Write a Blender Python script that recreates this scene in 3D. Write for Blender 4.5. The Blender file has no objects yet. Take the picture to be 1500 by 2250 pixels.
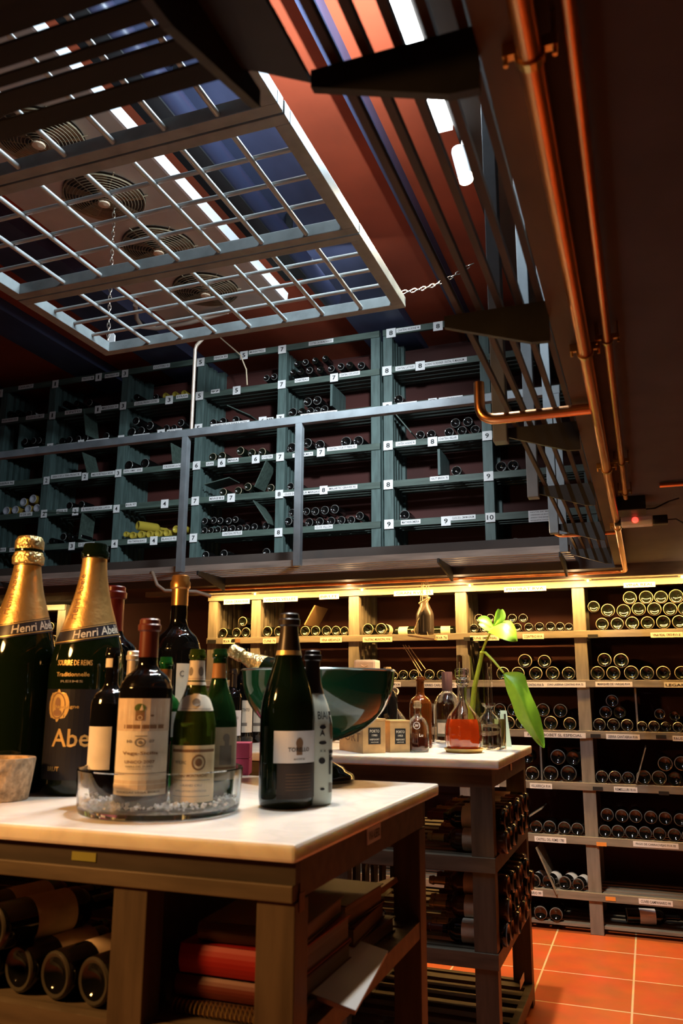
import bpy, bmesh, math, random
from mathutils import Vector, Matrix
random.seed(7)
S = bpy.context.scene
COL = S.collection

# ------------------------------------------------------------------ camera, world, lights, exposure
CH = 1.3                                   # lens height above the floor
FPX, PITCH, YAW, ROLL = 1787.04, 0.21862484, 0.353879243, 0.00514701
FW = Vector((-math.sin(YAW)*math.cos(PITCH), math.cos(YAW)*math.cos(PITCH), math.sin(PITCH)))
RT0 = Vector((math.cos(YAW), math.sin(YAW), 0)); UP0 = RT0.cross(FW)
RT = RT0*math.cos(ROLL) + UP0*math.sin(ROLL); UP = UP0*math.cos(ROLL) - RT0*math.sin(ROLL)
cam_d = bpy.data.cameras.new('camera'); cam = bpy.data.objects.new('camera', cam_d); COL.objects.link(cam)
cam_d.sensor_fit = 'HORIZONTAL'; cam_d.sensor_width = 24.0; cam_d.lens = 24.0*FPX/1500.0
cam_d.clip_start = 0.02; cam_d.clip_end = 60
m3 = Matrix((RT, UP, -FW)).transposed()
cam.matrix_world = Matrix.Translation((0, 0, CH)) @ m3.to_4x4()
cam_d.dof.use_dof = True; cam_d.dof.focus_distance = 4.6; cam_d.dof.aperture_fstop = 6.3
S.camera = cam
S.view_settings.view_transform = 'Standard'; S.view_settings.look = 'None'
S.view_settings.exposure = 0.0; S.view_settings.gamma = 1.0; S.view_settings.use_curve_mapping = False
w = bpy.data.worlds.new('world'); S.world = w; w.use_nodes = True
w.node_tree.nodes['Background'].inputs[0].default_value = (0.55, 0.6, 0.7, 1)
w.node_tree.nodes['Background'].inputs[1].default_value = 0.004

def lamp(name, kind, loc, energy, color, aim=None, size=0.1, size_y=None, angle=60, blend=0.4):
    d = bpy.data.lights.new(name, kind); d.energy = energy; d.color = color
    o = bpy.data.objects.new(name, d); COL.objects.link(o); o.location = loc
    if kind == 'AREA':
        d.shape = 'RECTANGLE' if size_y else 'DISK'; d.size = size
        if size_y: d.size_y = size_y
    else:
        d.shadow_soft_size = size
    if kind == 'SPOT':
        d.spot_size = math.radians(angle); d.spot_blend = blend
    if aim is not None:
        o.rotation_euler = (Vector(aim) - Vector(loc)).to_track_quat('-Z', 'Y').to_euler()
    return o

COOL = (0.72, 0.88, 1.0); WARM = (1.0, 0.58, 0.22); WARM2 = (1.0, 0.68, 0.36)
# fluorescent batten under the upper ceiling (its tube is built further down): next two lights, downward and to the left
lamp('fluorescent_light', 'AREA', (-0.71, 2.65, CH+2.555), 60, COOL, (-0.71, 2.65, 0), 0.08, 1.25)
lamp('fluorescent_side_light', 'AREA', (-0.765, 2.65, CH+2.60), 75, COOL, (-2.0, 2.65, CH+3.0), 1.25, 0.06)
lamp('upper_rack_fill', 'AREA', (-2.3, 4.70, CH+3.0), 14, (0.82, 0.93, 1.0), (-2.6, 6.4, CH+1.2), 1.6, 0.12)  # unseen fill added to brighten the green racks, no lamp of its own
lamp('rack_fill_spot', 'SPOT', (-0.80, 2.9, CH+2.50), 760, (0.84, 0.94, 1.0), (-2.6, 6.2, CH+1.55), 0.10, angle=60, blend=1.0)  # unseen spot added at the batten to throw light on the green racks
# bullet spotlight on the upper beam
lamp('bullet_spot_light', 'SPOT', (-0.655, 3.36, CH+2.26), 140, (1.0, 0.80, 0.55), (-0.75, 1.9, 1.0), 0.03, angle=75, blend=0.7)
# halogen over the second table and the tiles
lamp('table_spot_light', 'SPOT', (-0.595, 3.675, CH+1.0), 190, (1.0, 0.70, 0.40), (-0.55, 3.80, 0.0), 0.02, angle=92, blend=0.6)
# unseen warm lamp of the low ceiling, left of the lens
lamp('low_ceiling_light', 'AREA', (-1.85, 0.30, CH+0.70), 54, (1.0, 0.46, 0.13), (-1.0, 1.5, 1.0), 0.30)
lamp('table_fill_spot', 'SPOT', (-0.85, 1.75, CH+1.55), 115, (1.0, 0.93, 0.84), (-0.8, 1.72, 1.0), 0.03, angle=46, blend=0.8)  # unseen spot added above the near table to brighten its marble

# ------------------------------------------------------------------ geometry from the picture's frame to planes of the room
def ray(px, py): return FW + RT*((px-750)/FPX) + UP*((1125-py)/FPX)
def at_y(px, py, y): d = ray(px, py); v = d*(y/d.y); return Vector((v.x, v.y, v.z+CH))
def at_z(px, py, z): d = ray(px, py); v = d*((z-CH)/d.z); return Vector((v.x, v.y, z))
def at_x(px, py, x): d = ray(px, py); v = d*(x/d.x); return Vector((v.x, v.y, v.z+CH))
def depth(p): return (Vector(p) - Vector((0, 0, CH))).dot(FW)

# ------------------------------------------------------------------ materials
MATS = {}
def nodes_of(name):
    m = bpy.data.materials.new(name); m.use_nodes = True
    return m, m.node_tree, m.node_tree.nodes['Principled BSDF']
def mat(name, col, rough=0.5, metal=0.0, noise=0.0, scale=(8, 8, 8), trans=0.0, ior=1.45, spec=0.5, coat=0.0, bump=0.0, emit=None, estr=0.0, detail=4.0, sss=0.0):
    if name in MATS: return MATS[name]
    m, nt, b = nodes_of(name)
    b.inputs['Base Color'].default_value = (*col, 1); b.inputs['Roughness'].default_value = rough
    b.inputs['Metallic'].default_value = metal; b.inputs['IOR'].default_value = ior
    b.inputs['Transmission Weight'].default_value = trans
    b.inputs['Specular IOR Level'].default_value = spec
    b.inputs['Coat Weight'].default_value = coat
    if sss:
        b.inputs['Subsurface Weight'].default_value = sss; b.inputs['Subsurface Radius'].default_value = (0.02, 0.012, 0.008)
    if emit:
        b.inputs['Emission Color'].default_value = (*emit, 1); b.inputs['Emission Strength'].default_value = estr
    if noise or bump:
        tc = nt.nodes.new('ShaderNodeTexCoord'); mp = nt.nodes.new('ShaderNodeMapping')
        mp.inputs['Scale'].default_value = scale
        nz = nt.nodes.new('ShaderNodeTexNoise'); nz.inputs['Scale'].default_value = 1.0; nz.inputs['Detail'].default_value = detail
        nt.links.new(tc.outputs['Object'], mp.inputs['Vector']); nt.links.new(mp.outputs['Vector'], nz.inputs['Vector'])
        if noise:
            rp = nt.nodes.new('ShaderNodeValToRGB')
            rp.color_ramp.elements[0].position = 0.3; rp.color_ramp.elements[1].position = 0.7
            rp.color_ramp.elements[0].color = (*[c*(1-noise) for c in col], 1)
            rp.color_ramp.elements[1].color = (*[min(1, c*(1+noise)) for c in col], 1)
            nt.links.new(nz.outputs['Fac'], rp.inputs['Fac']); nt.links.new(rp.outputs['Color'], b.inputs['Base Color'])
        if bump:
            bp = nt.nodes.new('ShaderNodeBump'); bp.inputs['Strength'].default_value = bump; bp.inputs['Distance'].default_value = 0.01
            nt.links.new(nz.outputs['Fac'], bp.inputs['Height']); nt.links.new(bp.outputs['Normal'], b.inputs['Normal'])
    MATS[name] = m
    return m

GREEN_V = mat('green_grey_timber_upright', (0.062, 0.098, 0.092), 0.55, noise=0.3, scale=(40, 40, 5))
GREEN_H = mat('green_grey_timber_rail', (0.055, 0.082, 0.068), 0.55, noise=0.3, scale=(5, 40, 40))
GREY_V = mat('grey_timber_upright', (0.19, 0.172, 0.142), 0.5, noise=0.28, scale=(40, 40, 5))
GREY_H = mat('grey_timber_rail', (0.20, 0.18, 0.145), 0.5, noise=0.28, scale=(5, 40, 40))
TAB_V = mat('stained_timber_upright', (0.088, 0.066, 0.043), 0.5, noise=0.3, scale=(40, 40, 5))
TAB_H = mat('stained_timber_rail', (0.10, 0.078, 0.052), 0.5, noise=0.3, scale=(5, 40, 40))
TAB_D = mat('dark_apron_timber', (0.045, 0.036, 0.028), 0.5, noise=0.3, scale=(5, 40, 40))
RAIL = mat('grey_painted_rail', (0.13, 0.148, 0.16), 0.45, noise=0.2, scale=(10, 10, 10))
LATT = mat('lattice_grey_paint', (0.20, 0.23, 0.23), 0.38, noise=0.2, scale=(12, 12, 12), spec=0.6)
ROD = mat('lattice_dowel_paint', (0.34, 0.37, 0.36), 0.3, noise=0.1, scale=(12, 12, 12), spec=0.7)
RED = mat('red_plaster', (0.36, 0.062, 0.022), 0.75, noise=0.22, scale=(1.6, 1.6, 1.6), bump=0.08)
REDW = mat('deep_red_wall', (0.05, 0.009, 0.006), 0.75, noise=0.25, scale=(2, 2, 2))
BLUE = mat('blue_painted_beam', (0.055, 0.065, 0.125), 0.5, noise=0.35, scale=(3, 1.2, 3), bump=0.1)
SOFF = mat('brown_soffit', (0.045, 0.034, 0.028), 0.7, noise=0.2, scale=(3, 3, 3))
LOWC = mat('mauve_grey_ceiling', (0.06, 0.05, 0.054), 0.75, noise=0.16, scale=(7, 7, 7), bump=0.12)
BEAM = mat('rusty_steel_beam', (0.08, 0.052, 0.028), 0.55, metal=0.2, noise=0.45, scale=(9, 3, 9))
SLAT = mat('brown_walkway_timber', (0.05, 0.034, 0.022), 0.6, noise=0.35, scale=(30, 5, 30))
SLATD = mat('shaded_walkway_timber', (0.008, 0.0065, 0.0055), 0.6, noise=0.35, scale=(5, 30, 30), spec=0.2)  # shade on the near walkway put into a darker timber colour
BRK = mat('dark_steel_bracket', (0.02, 0.02, 0.02), 0.5, metal=0.3, noise=0.3, scale=(12, 12, 12))
COPPER = mat('copper_pipe', (0.80, 0.36, 0.15), 0.3, metal=1.0, noise=0.3, scale=(12, 3, 12))
BRASS = mat('brass', (0.70, 0.48, 0.18), 0.3, metal=1.0)
BLACKP = mat('black_plastic', (0.012, 0.012, 0.012), 0.4)
WHITEP = mat('white_plastic', (0.72, 0.68, 0.62), 0.4)
PAPER = mat('white_label_paper', (0.72, 0.72, 0.72), 0.6)
PAPERC = mat('cream_label_paper', (0.74, 0.68, 0.55), 0.6, noise=0.08, scale=(30, 30, 30))
PAPERT = mat('tan_label_paper', (0.62, 0.50, 0.36), 0.6, noise=0.15, scale=(30, 30, 30))
INK = mat('black_ink', (0.012, 0.012, 0.014), 0.6)
INKG = mat('grey_ink', (0.20, 0.18, 0.15), 0.6)
INKGR = mat('green_ink', (0.07, 0.12, 0.02), 0.6)
INKB = mat('brown_ink', (0.22, 0.12, 0.06), 0.6)
INKGOLD = mat('gold_ink', (0.75, 0.52, 0.20), 0.4, metal=0.6)
DKGLASS = mat('dark_bottle_glass', (0.006, 0.008, 0.005), 0.10, spec=0.6)
DKGLASS2 = mat('black_bottle_glass', (0.004, 0.004, 0.004), 0.06, spec=0.7)
RIMD = mat('dusty_rim_highlight', (0.34, 0.28, 0.19), 0.35, noise=0.4, scale=(25, 25, 25))  # highlight on the glass edge, with some dust, put into the rim colour
RIMC = mat('grey_rim_highlight', (0.17, 0.17, 0.16), 0.15, noise=0.4, scale=(25, 25, 25))  # greyer edge highlight, painted as a lighter rim on dark glass
YGLASS = mat('yellow_bottle_glass', (0.50, 0.38, 0.05), 0.12, trans=0.35)
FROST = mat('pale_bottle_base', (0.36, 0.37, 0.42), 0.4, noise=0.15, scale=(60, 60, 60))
GREENG = mat('green_bottle_glass', (0.07, 0.11, 0.012), 0.04, trans=0.7, ior=1.3)
DEEPG = mat('deep_green_bottle_glass', (0.004, 0.009, 0.003), 0.05, trans=0.1)
EMER = mat('emerald_bottle_glass', (0.02, 0.16, 0.03), 0.05, trans=0.7, ior=1.3)
CLEAR = mat('clear_glass', (0.97, 0.98, 0.97), 0.0, trans=1.0, ior=1.45)
ICE = mat('clear_glass_beads', (0.92, 0.93, 0.92), 0.03, trans=0.75, ior=1.4)
GOLD = mat('gold_foil', (0.80, 0.52, 0.20), 0.34, metal=0.85, bump=0.12, scale=(60, 60, 60))
GOLDC = mat('crinkled_gold_foil', (0.82, 0.64, 0.30), 0.28, metal=0.85, bump=0.7, scale=(90, 90, 90))
CAPR = mat('maroon_capsule', (0.12, 0.025, 0.015), 0.35)
CAPRED = mat('red_capsule', (0.16, 0.014, 0.008), 0.3)
CAPO = mat('copper_gold_capsule', (0.75, 0.40, 0.13), 0.3, metal=0.8)
CAPK = mat('black_capsule', (0.02, 0.014, 0.012), 0.35)
BAND = mat('navy_neck_band', (0.018, 0.018, 0.03), 0.35)
BOWLG = mat('green_enamel', (0.004, 0.038, 0.02), 0.08, coat=0.6)
PINK = mat('crimson_box_card', (0.42, 0.035, 0.09), 0.6)
PINE = mat('pine_box', (0.55, 0.34, 0.14), 0.5, noise=0.2, scale=(20, 4, 20))
PINEP = mat('pale_box_side', (0.50, 0.37, 0.22), 0.6, noise=0.2, scale=(6, 6, 20))
STONE = mat('travertine', (0.46, 0.34, 0.22), 0.8, noise=0.5, scale=(60, 60, 60), bump=0.6, detail=6)
REDLIQ = mat('red_liqueur', (0.95, 0.11, 0.015), 0.02, trans=0.5, ior=1.33)
AMBER = mat('amber_liquid', (0.55, 0.17, 0.03), 0.02, trans=0.8, ior=1.33)
DKLIQ = mat('dark_wine_liquid', (0.10, 0.02, 0.01), 0.03, trans=0.4, ior=1.33)
YLIQ = mat('pale_yellow_liquid', (0.85, 0.75, 0.35), 0.02, trans=0.9, ior=1.33)
STEEL = mat('polished_steel', (0.62, 0.62, 0.60), 0.2, metal=1.0)
STEM = mat('green_stem', (0.42, 0.50, 0.03), 0.45, sss=0.3)
LEAF = mat('bright_green_leaf', (0.22, 0.46, 0.025), 0.42, noise=0.2, scale=(18, 18, 18), sss=0.25)
ROPE = mat('pale_rope', (0.62, 0.50, 0.34), 0.8)
REDBK = mat('red_cloth_cover', (0.28, 0.010, 0.008), 0.5)
DREDBK = mat('dark_red_cover', (0.11, 0.016, 0.009), 0.5)
BRBK = mat('brown_cover', (0.07, 0.036, 0.02), 0.55)
PAGES = mat('page_block', (0.34, 0.24, 0.16), 0.8, noise=0.2, scale=(4, 4, 300))
PAPW = mat('white_sheet', (0.62, 0.56, 0.52), 0.6)
EVAP = mat('cooler_casing', (0.42, 0.40, 0.36), 0.5, noise=0.1, scale=(5, 5, 5))
EVSIDE = mat('cooler_bright_flange', (0.62, 0.66, 0.68), 0.35, noise=0.1, scale=(8, 8, 8))
FANW = mat('fan_guard_wire', (0.30, 0.24, 0.15), 0.4, metal=0.6)
FANH = mat('fan_hole', (0.05, 0.04, 0.03), 0.8)
PBLUE = mat('pale_blue_card', (0.35, 0.52, 0.52), 0.6)
ORANGE = mat('orange_tag', (0.75, 0.28, 0.05), 0.6)
GREENTAG = mat('green_tag', (0.22, 0.22, 0.04), 0.6)
def emis(name, col, s):
    return mat(name, (0.8, 0.8, 0.8), 0.5, emit=col, estr=s)
TUBE = emis('fluorescent_tube', (0.80, 0.93, 1.0), 26)
LENS = emis('spot_lens', (1.0, 0.82, 0.55), 22)
BULB = emis('warm_bulb', (1.0, 0.70, 0.30), 70)
LEDR = emis('red_indicator', (1.0, 0.03, 0.02), 4)

def marble_mat():
    m, nt, b = nodes_of('white_marble')
    tc = nt.nodes.new('ShaderNodeTexCoord'); nz = nt.nodes.new('ShaderNodeTexNoise'); wv = nt.nodes.new('ShaderNodeTexNoise')
    nz.inputs['Scale'].default_value = 5; nz.inputs['Detail'].default_value = 8; nz.inputs['Distortion'].default_value = 1.6
    wv.inputs['Scale'].default_value = 1.6; wv.inputs['Detail'].default_value = 3
    nt.links.new(tc.outputs['Object'], nz.inputs['Vector']); nt.links.new(tc.outputs['Object'], wv.inputs['Vector'])
    rp = nt.nodes.new('ShaderNodeValToRGB'); e = rp.color_ramp.elements
    e[0].position = 0.42; e[0].color = (0.82, 0.79, 0.74, 1); e[1].position = 0.60; e[1].color = (0.82, 0.80, 0.75, 1)
    x = e.new(0.50); x.color = (0.74, 0.72, 0.68, 1)
    nt.links.new(nz.outputs['Fac'], rp.inputs['Fac'])
    mx = nt.nodes.new('ShaderNodeMixRGB'); mx.blend_type = 'MULTIPLY'; mx.inputs[0].default_value = 0.12
    nt.links.new(rp.outputs['Color'], mx.inputs[1]); nt.links.new(wv.outputs['Fac'], mx.inputs[2])
    nt.links.new(mx.outputs['Color'], b.inputs['Base Color'])
    b.inputs['Roughness'].default_value = 0.22
    b.inputs['Subsurface Weight'].default_value = 0.6; b.inputs['Subsurface Radius'].default_value = (1.0, 0.75, 0.5); b.inputs['Subsurface Scale'].default_value = 0.03
    return m
MARBLE = marble_mat()

def tile_mat():
    m, nt, b = nodes_of('terracotta_tiles')
    tc = nt.nodes.new('ShaderNodeTexCoord'); mp = nt.nodes.new('ShaderNodeMapping'); br = nt.nodes.new('ShaderNodeTexBrick')
    mp.inputs['Location'].default_value = (0.158+0.415*20, -4.80+0.42*20, 0)
    br.offset = 0; br.squash = 1; br.inputs['Scale'].default_value = 1.0
    br.inputs['Brick Width'].default_value = 0.415; br.inputs['Row Height'].default_value = 0.42
    br.inputs['Mortar Size'].default_value = 0.0055; br.inputs['Mortar Smooth'].default_value = 0.3; br.inputs['Bias'].default_value = 0
    br.inputs['Color1'].default_value = (0.40, 0.085, 0.022, 1); br.inputs['Color2'].default_value = (0.47, 0.105, 0.030, 1)
    br.inputs['Mortar'].default_value = (0.58, 0.42, 0.26, 1)
    nz = nt.nodes.new('ShaderNodeTexNoise'); nz.inputs['Scale'].default_value = 7; nz.inputs['Detail'].default_value = 6
    mx = nt.nodes.new('ShaderNodeMixRGB'); mx.blend_type = 'OVERLAY'; mx.inputs[0].default_value = 0.4
    nt.links.new(tc.outputs['Object'], mp.inputs['Vector']); nt.links.new(mp.outputs['Vector'], br.inputs['Vector'])
    nt.links.new(tc.outputs['Object'], nz.inputs['Vector'])
    nt.links.new(br.outputs['Color'], mx.inputs[1]); nt.links.new(nz.outputs['Color'], mx.inputs[2])
    nt.links.new(mx.outputs['Color'], b.inputs['Base Color'])
    b.inputs['Roughness'].default_value = 0.38
    bp = nt.nodes.new('ShaderNodeBump'); bp.inputs['Strength'].default_value = 0.5; bp.inputs['Distance'].default_value = 0.004; bp.invert = True
    nt.links.new(br.outputs['Fac'], bp.inputs['Height']); nt.links.new(bp.outputs['Normal'], b.inputs['Normal'])
    return m
TILES = tile_mat()

# ------------------------------------------------------------------ mesh builder
WL = {}                                     # world location of every built object's origin
class MB:
    def __init__(s): s.v = []; s.f = []; s.m = []; s.mats = []; s.M = Matrix()
    def mi(s, m):
        if m not in s.mats: s.mats.append(m)
        return s.mats.index(m)
    def add(s, vs, fs, m):
        n = len(s.v); k = s.mi(m)
        s.v += [s.M @ Vector(p) for p in vs]; s.f += [tuple(i+n for i in f) for f in fs]; s.m += [k]*len(fs)
        return s
    def box(s, a, b, m):
        x0, x1 = sorted((a[0], b[0])); y0, y1 = sorted((a[1], b[1])); z0, z1 = sorted((a[2], b[2]))
        return s.add([(x0,y0,z0),(x1,y0,z0),(x1,y1,z0),(x0,y1,z0),(x0,y0,z1),(x1,y0,z1),(x1,y1,z1),(x0,y1,z1)],
                     [(3,2,1,0),(4,5,6,7),(0,1,5,4),(1,2,6,5),(2,3,7,6),(3,0,4,7)], m)
    def prism(s, pts, ax, t0, t1, m):       # polygon in the plane across axis ax, extruded from t0 to t1
        def P(p, t):
            if ax == 'x': return (t, p[0], p[1])
            if ax == 'y': return (p[0], t, p[1])
            return (p[0], p[1], t)
        n = len(pts)
        fs = [tuple(range(n)), tuple(range(2*n-1, n-1, -1))] + [(i, (i+1) % n, n+(i+1) % n, n+i) for i in range(n)]
        return s.add([P(p, t0) for p in pts]+[P(p, t1) for p in pts], [tuple(reversed(f)) for f in fs], m)
    def bar(s, p, q, w_, h_, m):            # square bar between two points
        p, q = Vector(p), Vector(q); d = (q-p).normalized()
        a = d.cross(Vector((0,0,1)));
        if a.length < 1e-4: a = Vector((1,0,0))
        a.normalize(); b = a.cross(d)
        vs = []
        for o in (p, q):
            for (i, j) in ((-1,-1),(1,-1),(1,1),(-1,1)): vs.append(o + a*(i*w_/2) + b*(j*h_/2))
        return s.add(vs, [(0,1,2,3),(7,6,5,4),(0,4,5,1),(1,5,6,2),(2,6,7,3),(3,7,4,0)], m)
    def tube(s, pts, r, m, seg=12, closed=False):
        pts = [Vector(p) for p in pts]; n = len(pts); rr = r if isinstance(r, (list, tuple)) else [r]*n
        vs = []; prev = None
        for i, p in enumerate(pts):
            if closed: t = pts[(i+1) % n]-pts[i-1]
            else: t = (pts[min(i+1, n-1)]-pts[max(i-1, 0)])
            t.normalize()
            if prev is None:
                a = t.cross(Vector((0,0,1)))
                if a.length < 1e-3: a = t.cross(Vector((1,0,0)))
            else:
                a = prev - t*prev.dot(t)
            a.normalize(); prev = a; b = t.cross(a)
            for k in range(seg):
                an = 2*math.pi*k/seg; vs.append(p + (a*math.cos(an)+b*math.sin(an))*rr[i])
        fs = []
        for i in range(n if closed else n-1):
            j = (i+1) % n
            for k in range(seg): fs.append((i*seg+k, i*seg+(k+1) % seg, j*seg+(k+1) % seg, j*seg+k))
        if not closed:
            fs.append(tuple(range(seg-1, -1, -1))); fs.append(tuple((n-1)*seg+k for k in range(seg)))
        return s.add(vs, fs, m)
    def lathe(s, prof, m, c=(0,0,0), seg=32, flute=0, fl_amp=0.0, mats=None, fl_rng=None):
        vs = []; fs = []; ids = []
        c = Vector(c)
        for (r, z) in prof:
            if r < 1e-6: ids.append([len(vs)]); vs.append(c+Vector((0,0,z)))
            else:
                row = []
                for k in range(seg):
                    a = 2*math.pi*k/seg; q = r
                    if flute and fl_rng and fl_rng[0] <= z <= fl_rng[1]: q = r*(1-fl_amp*abs(math.cos(flute*a/2)))
                    row.append(len(vs)); vs.append(c+Vector((q*math.cos(a), q*math.sin(a), z)))
                ids.append(row)
        ml = []
        for i in range(len(prof)-1):
            A, B = ids[i], ids[i+1]; mm = mats[i] if mats else m
            if len(A) == 1 and len(B) == 1: continue
            for k in range(seg):
                k2 = (k+1) % seg
                if len(A) == 1: fs.append((A[0], B[k2], B[k]))
                elif len(B) == 1: fs.append((A[k], A[k2], B[0]))
                else: fs.append((A[k], A[k2], B[k2], B[k]))
                ml.append(mm)
        n = len(s.v); s.v += [s.M @ p for p in vs]; s.f += [tuple(i+n for i in f) for f in fs]; s.m += [s.mi(x) for x in ml]
        return s
    def ball(s, c, r, m, seg=10, sc=(1,1,1)):
        prof = [(r*math.sin(math.pi*i/seg)*1.0, -r*math.cos(math.pi*i/seg)) for i in range(seg+1)]
        prof[0] = (0, -r); prof[-1] = (0, r)
        M0 = s.M; s.M = s.M @ Matrix.Translation(c) @ Matrix.Diagonal((*sc, 1)); s.lathe(prof, m, seg=seg*2); s.M = M0
        return s
    def build(s, name, parent=None, smooth=False, bevel=0.0, local=False, angle=40):
        me = bpy.data.meshes.new(name)
        off = Vector((0,0,0)) if (parent is None or local) else WL[parent.name]
        me.from_pydata([p-off for p in s.v], [], s.f)
        for m in s.mats: me.materials.append(m)
        me.polygons.foreach_set('material_index', s.m)
        bm = bmesh.new(); bm.from_mesh(me)
        if bevel:
            es = [e for e in bm.edges if len(e.link_faces) == 2 and e.calc_face_angle(0) > 0.6]
            bmesh.ops.bevel(bm, geom=es, offset=bevel, segments=2, affect='EDGES', profile=0.6)
        if smooth:
            for f in bm.faces: f.smooth = True
            for e in bm.edges:
                if len(e.link_faces) == 2 and e.calc_face_angle(0) > math.radians(angle): e.smooth = False
        bm.to_mesh(me); bm.free()
        o = bpy.data.objects.new(name, me); COL.objects.link(o)
        if parent is not None: o.parent = parent; WL[o.name] = Vector(WL[parent.name])
        else: WL[o.name] = Vector((0,0,0))
        return o
def tag(o, label=None, cat=None, group=None, kind=None):
    if label: o['label'] = label
    if cat: o['category'] = cat
    if group: o['group'] = group
    if kind: o['kind'] = kind
    return o
def thing(name, label, cat, loc=(0,0,0), group=None, rot=None):
    o = bpy.data.objects.new(name, None); COL.objects.link(o); o.location = loc; o.empty_display_size = 0.05
    if rot is not None: o.rotation_euler = rot
    WL[o.name] = Vector(loc)
    return tag(o, label, cat, group)
def struct(name, mb, bevel=0.0): return tag(mb.build(name, bevel=bevel), kind='structure')

# ------------------------------------------------------------------ lettering
TXT = {}
def text2d(t):
    if t in TXT: return TXT[t]
    cu = bpy.data.curves.new('lettering', 'FONT'); cu.body = t; cu.resolution_u = 2; cu.fill_mode = 'FRONT'; cu.offset = 0.022 if len(t) <= 2 else 0.012
    o = bpy.data.objects.new('lettering', cu); COL.objects.link(o)
    dg = bpy.context.evaluated_depsgraph_get(); me = o.evaluated_get(dg).to_mesh()
    vs = [(v.co.x, v.co.y) for v in me.vertices]; fs = [tuple(p.vertices) for p in me.polygons]
    o.evaluated_get(dg).to_mesh_clear(); bpy.data.objects.remove(o); bpy.data.curves.remove(cu)
    if vs:
        x0 = min(v[0] for v in vs); x1 = max(v[0] for v in vs); y0 = min(v[1] for v in vs); y1 = max(v[1] for v in vs)
        vs = [((v[0]-(x0+x1)/2), (v[1]-(y0+y1)/2)) for v in vs]; TXT[t] = (vs, fs, x1-x0, y1-y0)
    else: TXT[t] = ([], [], 1, 1)
    return TXT[t]
def put_text(mb, t, w_, h_, fn, m, keep=False):      # fn maps label coordinates to 3D
    vs, fs, tw, th = text2d(t)
    sx, sy = w_/tw, h_/th
    if keep: sx = sy = min(sx, sy)
    mb.add([fn(v[0]*sx, v[1]*sy) for v in vs], fs, m)

# ------------------------------------------------------------------ the room
LC = CH + 0.745                             # underside of the low ceiling
UC = CH + 3.20                              # upper ceiling
struct('floor', MB().box((-7, -2.5, -0.1), (2.0, 7.6, 0), TILES))
struct('wall_back', MB().box((-9.5, 7.0, 0), (2.0, 7.15, UC+0.1), REDW))
struct('wall_left', MB().box((-9.6, -2.5, 0), (-9.5, 7.15, UC+0.1), REDW))
struct('wall_right', MB().box((1.9, -2.5, 0), (2.0, 7.15, UC+0.1), SOFF))
struct('wall_front', MB().box((-9.5, -2.6, 0), (2.0, -2.5, UC+0.1), SOFF))
struct('ceiling', MB().box((-9.6, -2.6, UC), (2.0, 7.15, UC+0.1), RED))
struct('ceiling_low_side', MB().box((-0.075, -2.5, LC), (1.9, 4.98, LC+0.12), LOWC))
struct('ceiling_low_front', MB().box((-9.5, -2.5, LC), (-0.075, 0.50, LC+0.12), LOWC))
struct('ceiling_low_back', MB().box((-9.5, 5.06, LC), (1.9, 7.0, LC+0.12), LOWC))
for i, (x0, x1) in enumerate(((-1.30, -1.21), (-2.18, -1.72), (-4.30, -3.84), (-5.20, -4.83), (-6.7, -6.3))):
    struct('trim_%d' % (i+1), MB().box((x0, -2.0, UC-0.10), (x1, 7.0, UC), BLUE))
struct('trim_6', MB().box((-0.665, -2.4, CH+2.58), (1.9, 6.9, UC), SOFF))
struct('trim_7', MB().box((-0.13, 0.55, CH+0.715), (-0.072, 4.98, CH+0.90), BEAM))          # edge beams of the opening
struct('trim_8', MB().box((-9.4, 0.44, CH+0.715), (-0.13, 0.56, CH+0.90), SLATD))
struct('trim_9', MB().box((-9.4, 4.82, CH+0.70), (-0.072, 5.0, CH+0.90), SOFF))
struct('trim_10', MB().box((-3.35, 5.0, CH+0.665), (1.85, 5.06, LC+0.10), mat('header_board', (0.15, 0.125, 0.10), 0.6, noise=0.25, scale=(4, 30, 30))))
# partition closing the left end of the big low rack, and a deep red recess beside it
struct('wall_recess', MB().box((-4.5, 6.0, 0), (-2.95, 6.1, LC), REDW))

# ------------------------------------------------------------------ slatted walkway, brackets, posts
t = thing('slatted_walkway', 'long brown slatted walkway jutting from the rusty beam along the copper pipes', 'walkway', (-0.2, 2.5, CH+0.75))
for x in (-0.303, -0.263, -0.223, -0.183, -0.145):
    MB().box((x-0.0058, 0.56, CH+0.746), (x+0.0058, 4.43, CH+0.760), SLAT).build('slat', t)
for y in (0.79, 1.50, 2.26, 2.98, 3.70, 4.40):
    MB().prism([(-0.335, CH+0.746), (-0.13, CH+0.746), (-0.13, CH+0.662), (-0.165, CH+0.664), (-0.335, CH+0.722)], 'y', y, y+0.012, BRK).build('bracket', t)
t = thing('slatted_walkway', 'dark slatted walkway overhead along the near edge of the opening', 'walkway', (-2.5, 0.66, CH+0.75))
for (y0, y1) in ((0.580, 0.620), (0.6295, 0.6585), (0.6685, 0.684), (0.6935, 0.7255), (0.735, 0.766)):
    MB().box((-6.5, y0, CH+0.746), (-0.34, y1, CH+0.750), SLATD).build('slat', t)
for x in (-3.4, -2.4, -1.4, -0.42):
    MB().prism([(0.80, CH+0.746), (0.56, CH+0.746), (0.56, CH+0.662), (0.60, CH+0.664), (0.80, CH+0.722)], 'x', x, x+0.012, BRK).build('bracket', t)
MB().prism([(-0.338, 0.80), (-0.338, 0.56), (-0.42, 0.56), (-0.42, 0.74)], 'z', CH+0.736, CH+0.745, BRK).build('corner_plate', t)
t = thing('slatted_walkway', 'grey brown slatted walkway under the green racks, above the lit rack', 'walkway', (-2.5, 4.6, CH+0.75))
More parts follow.
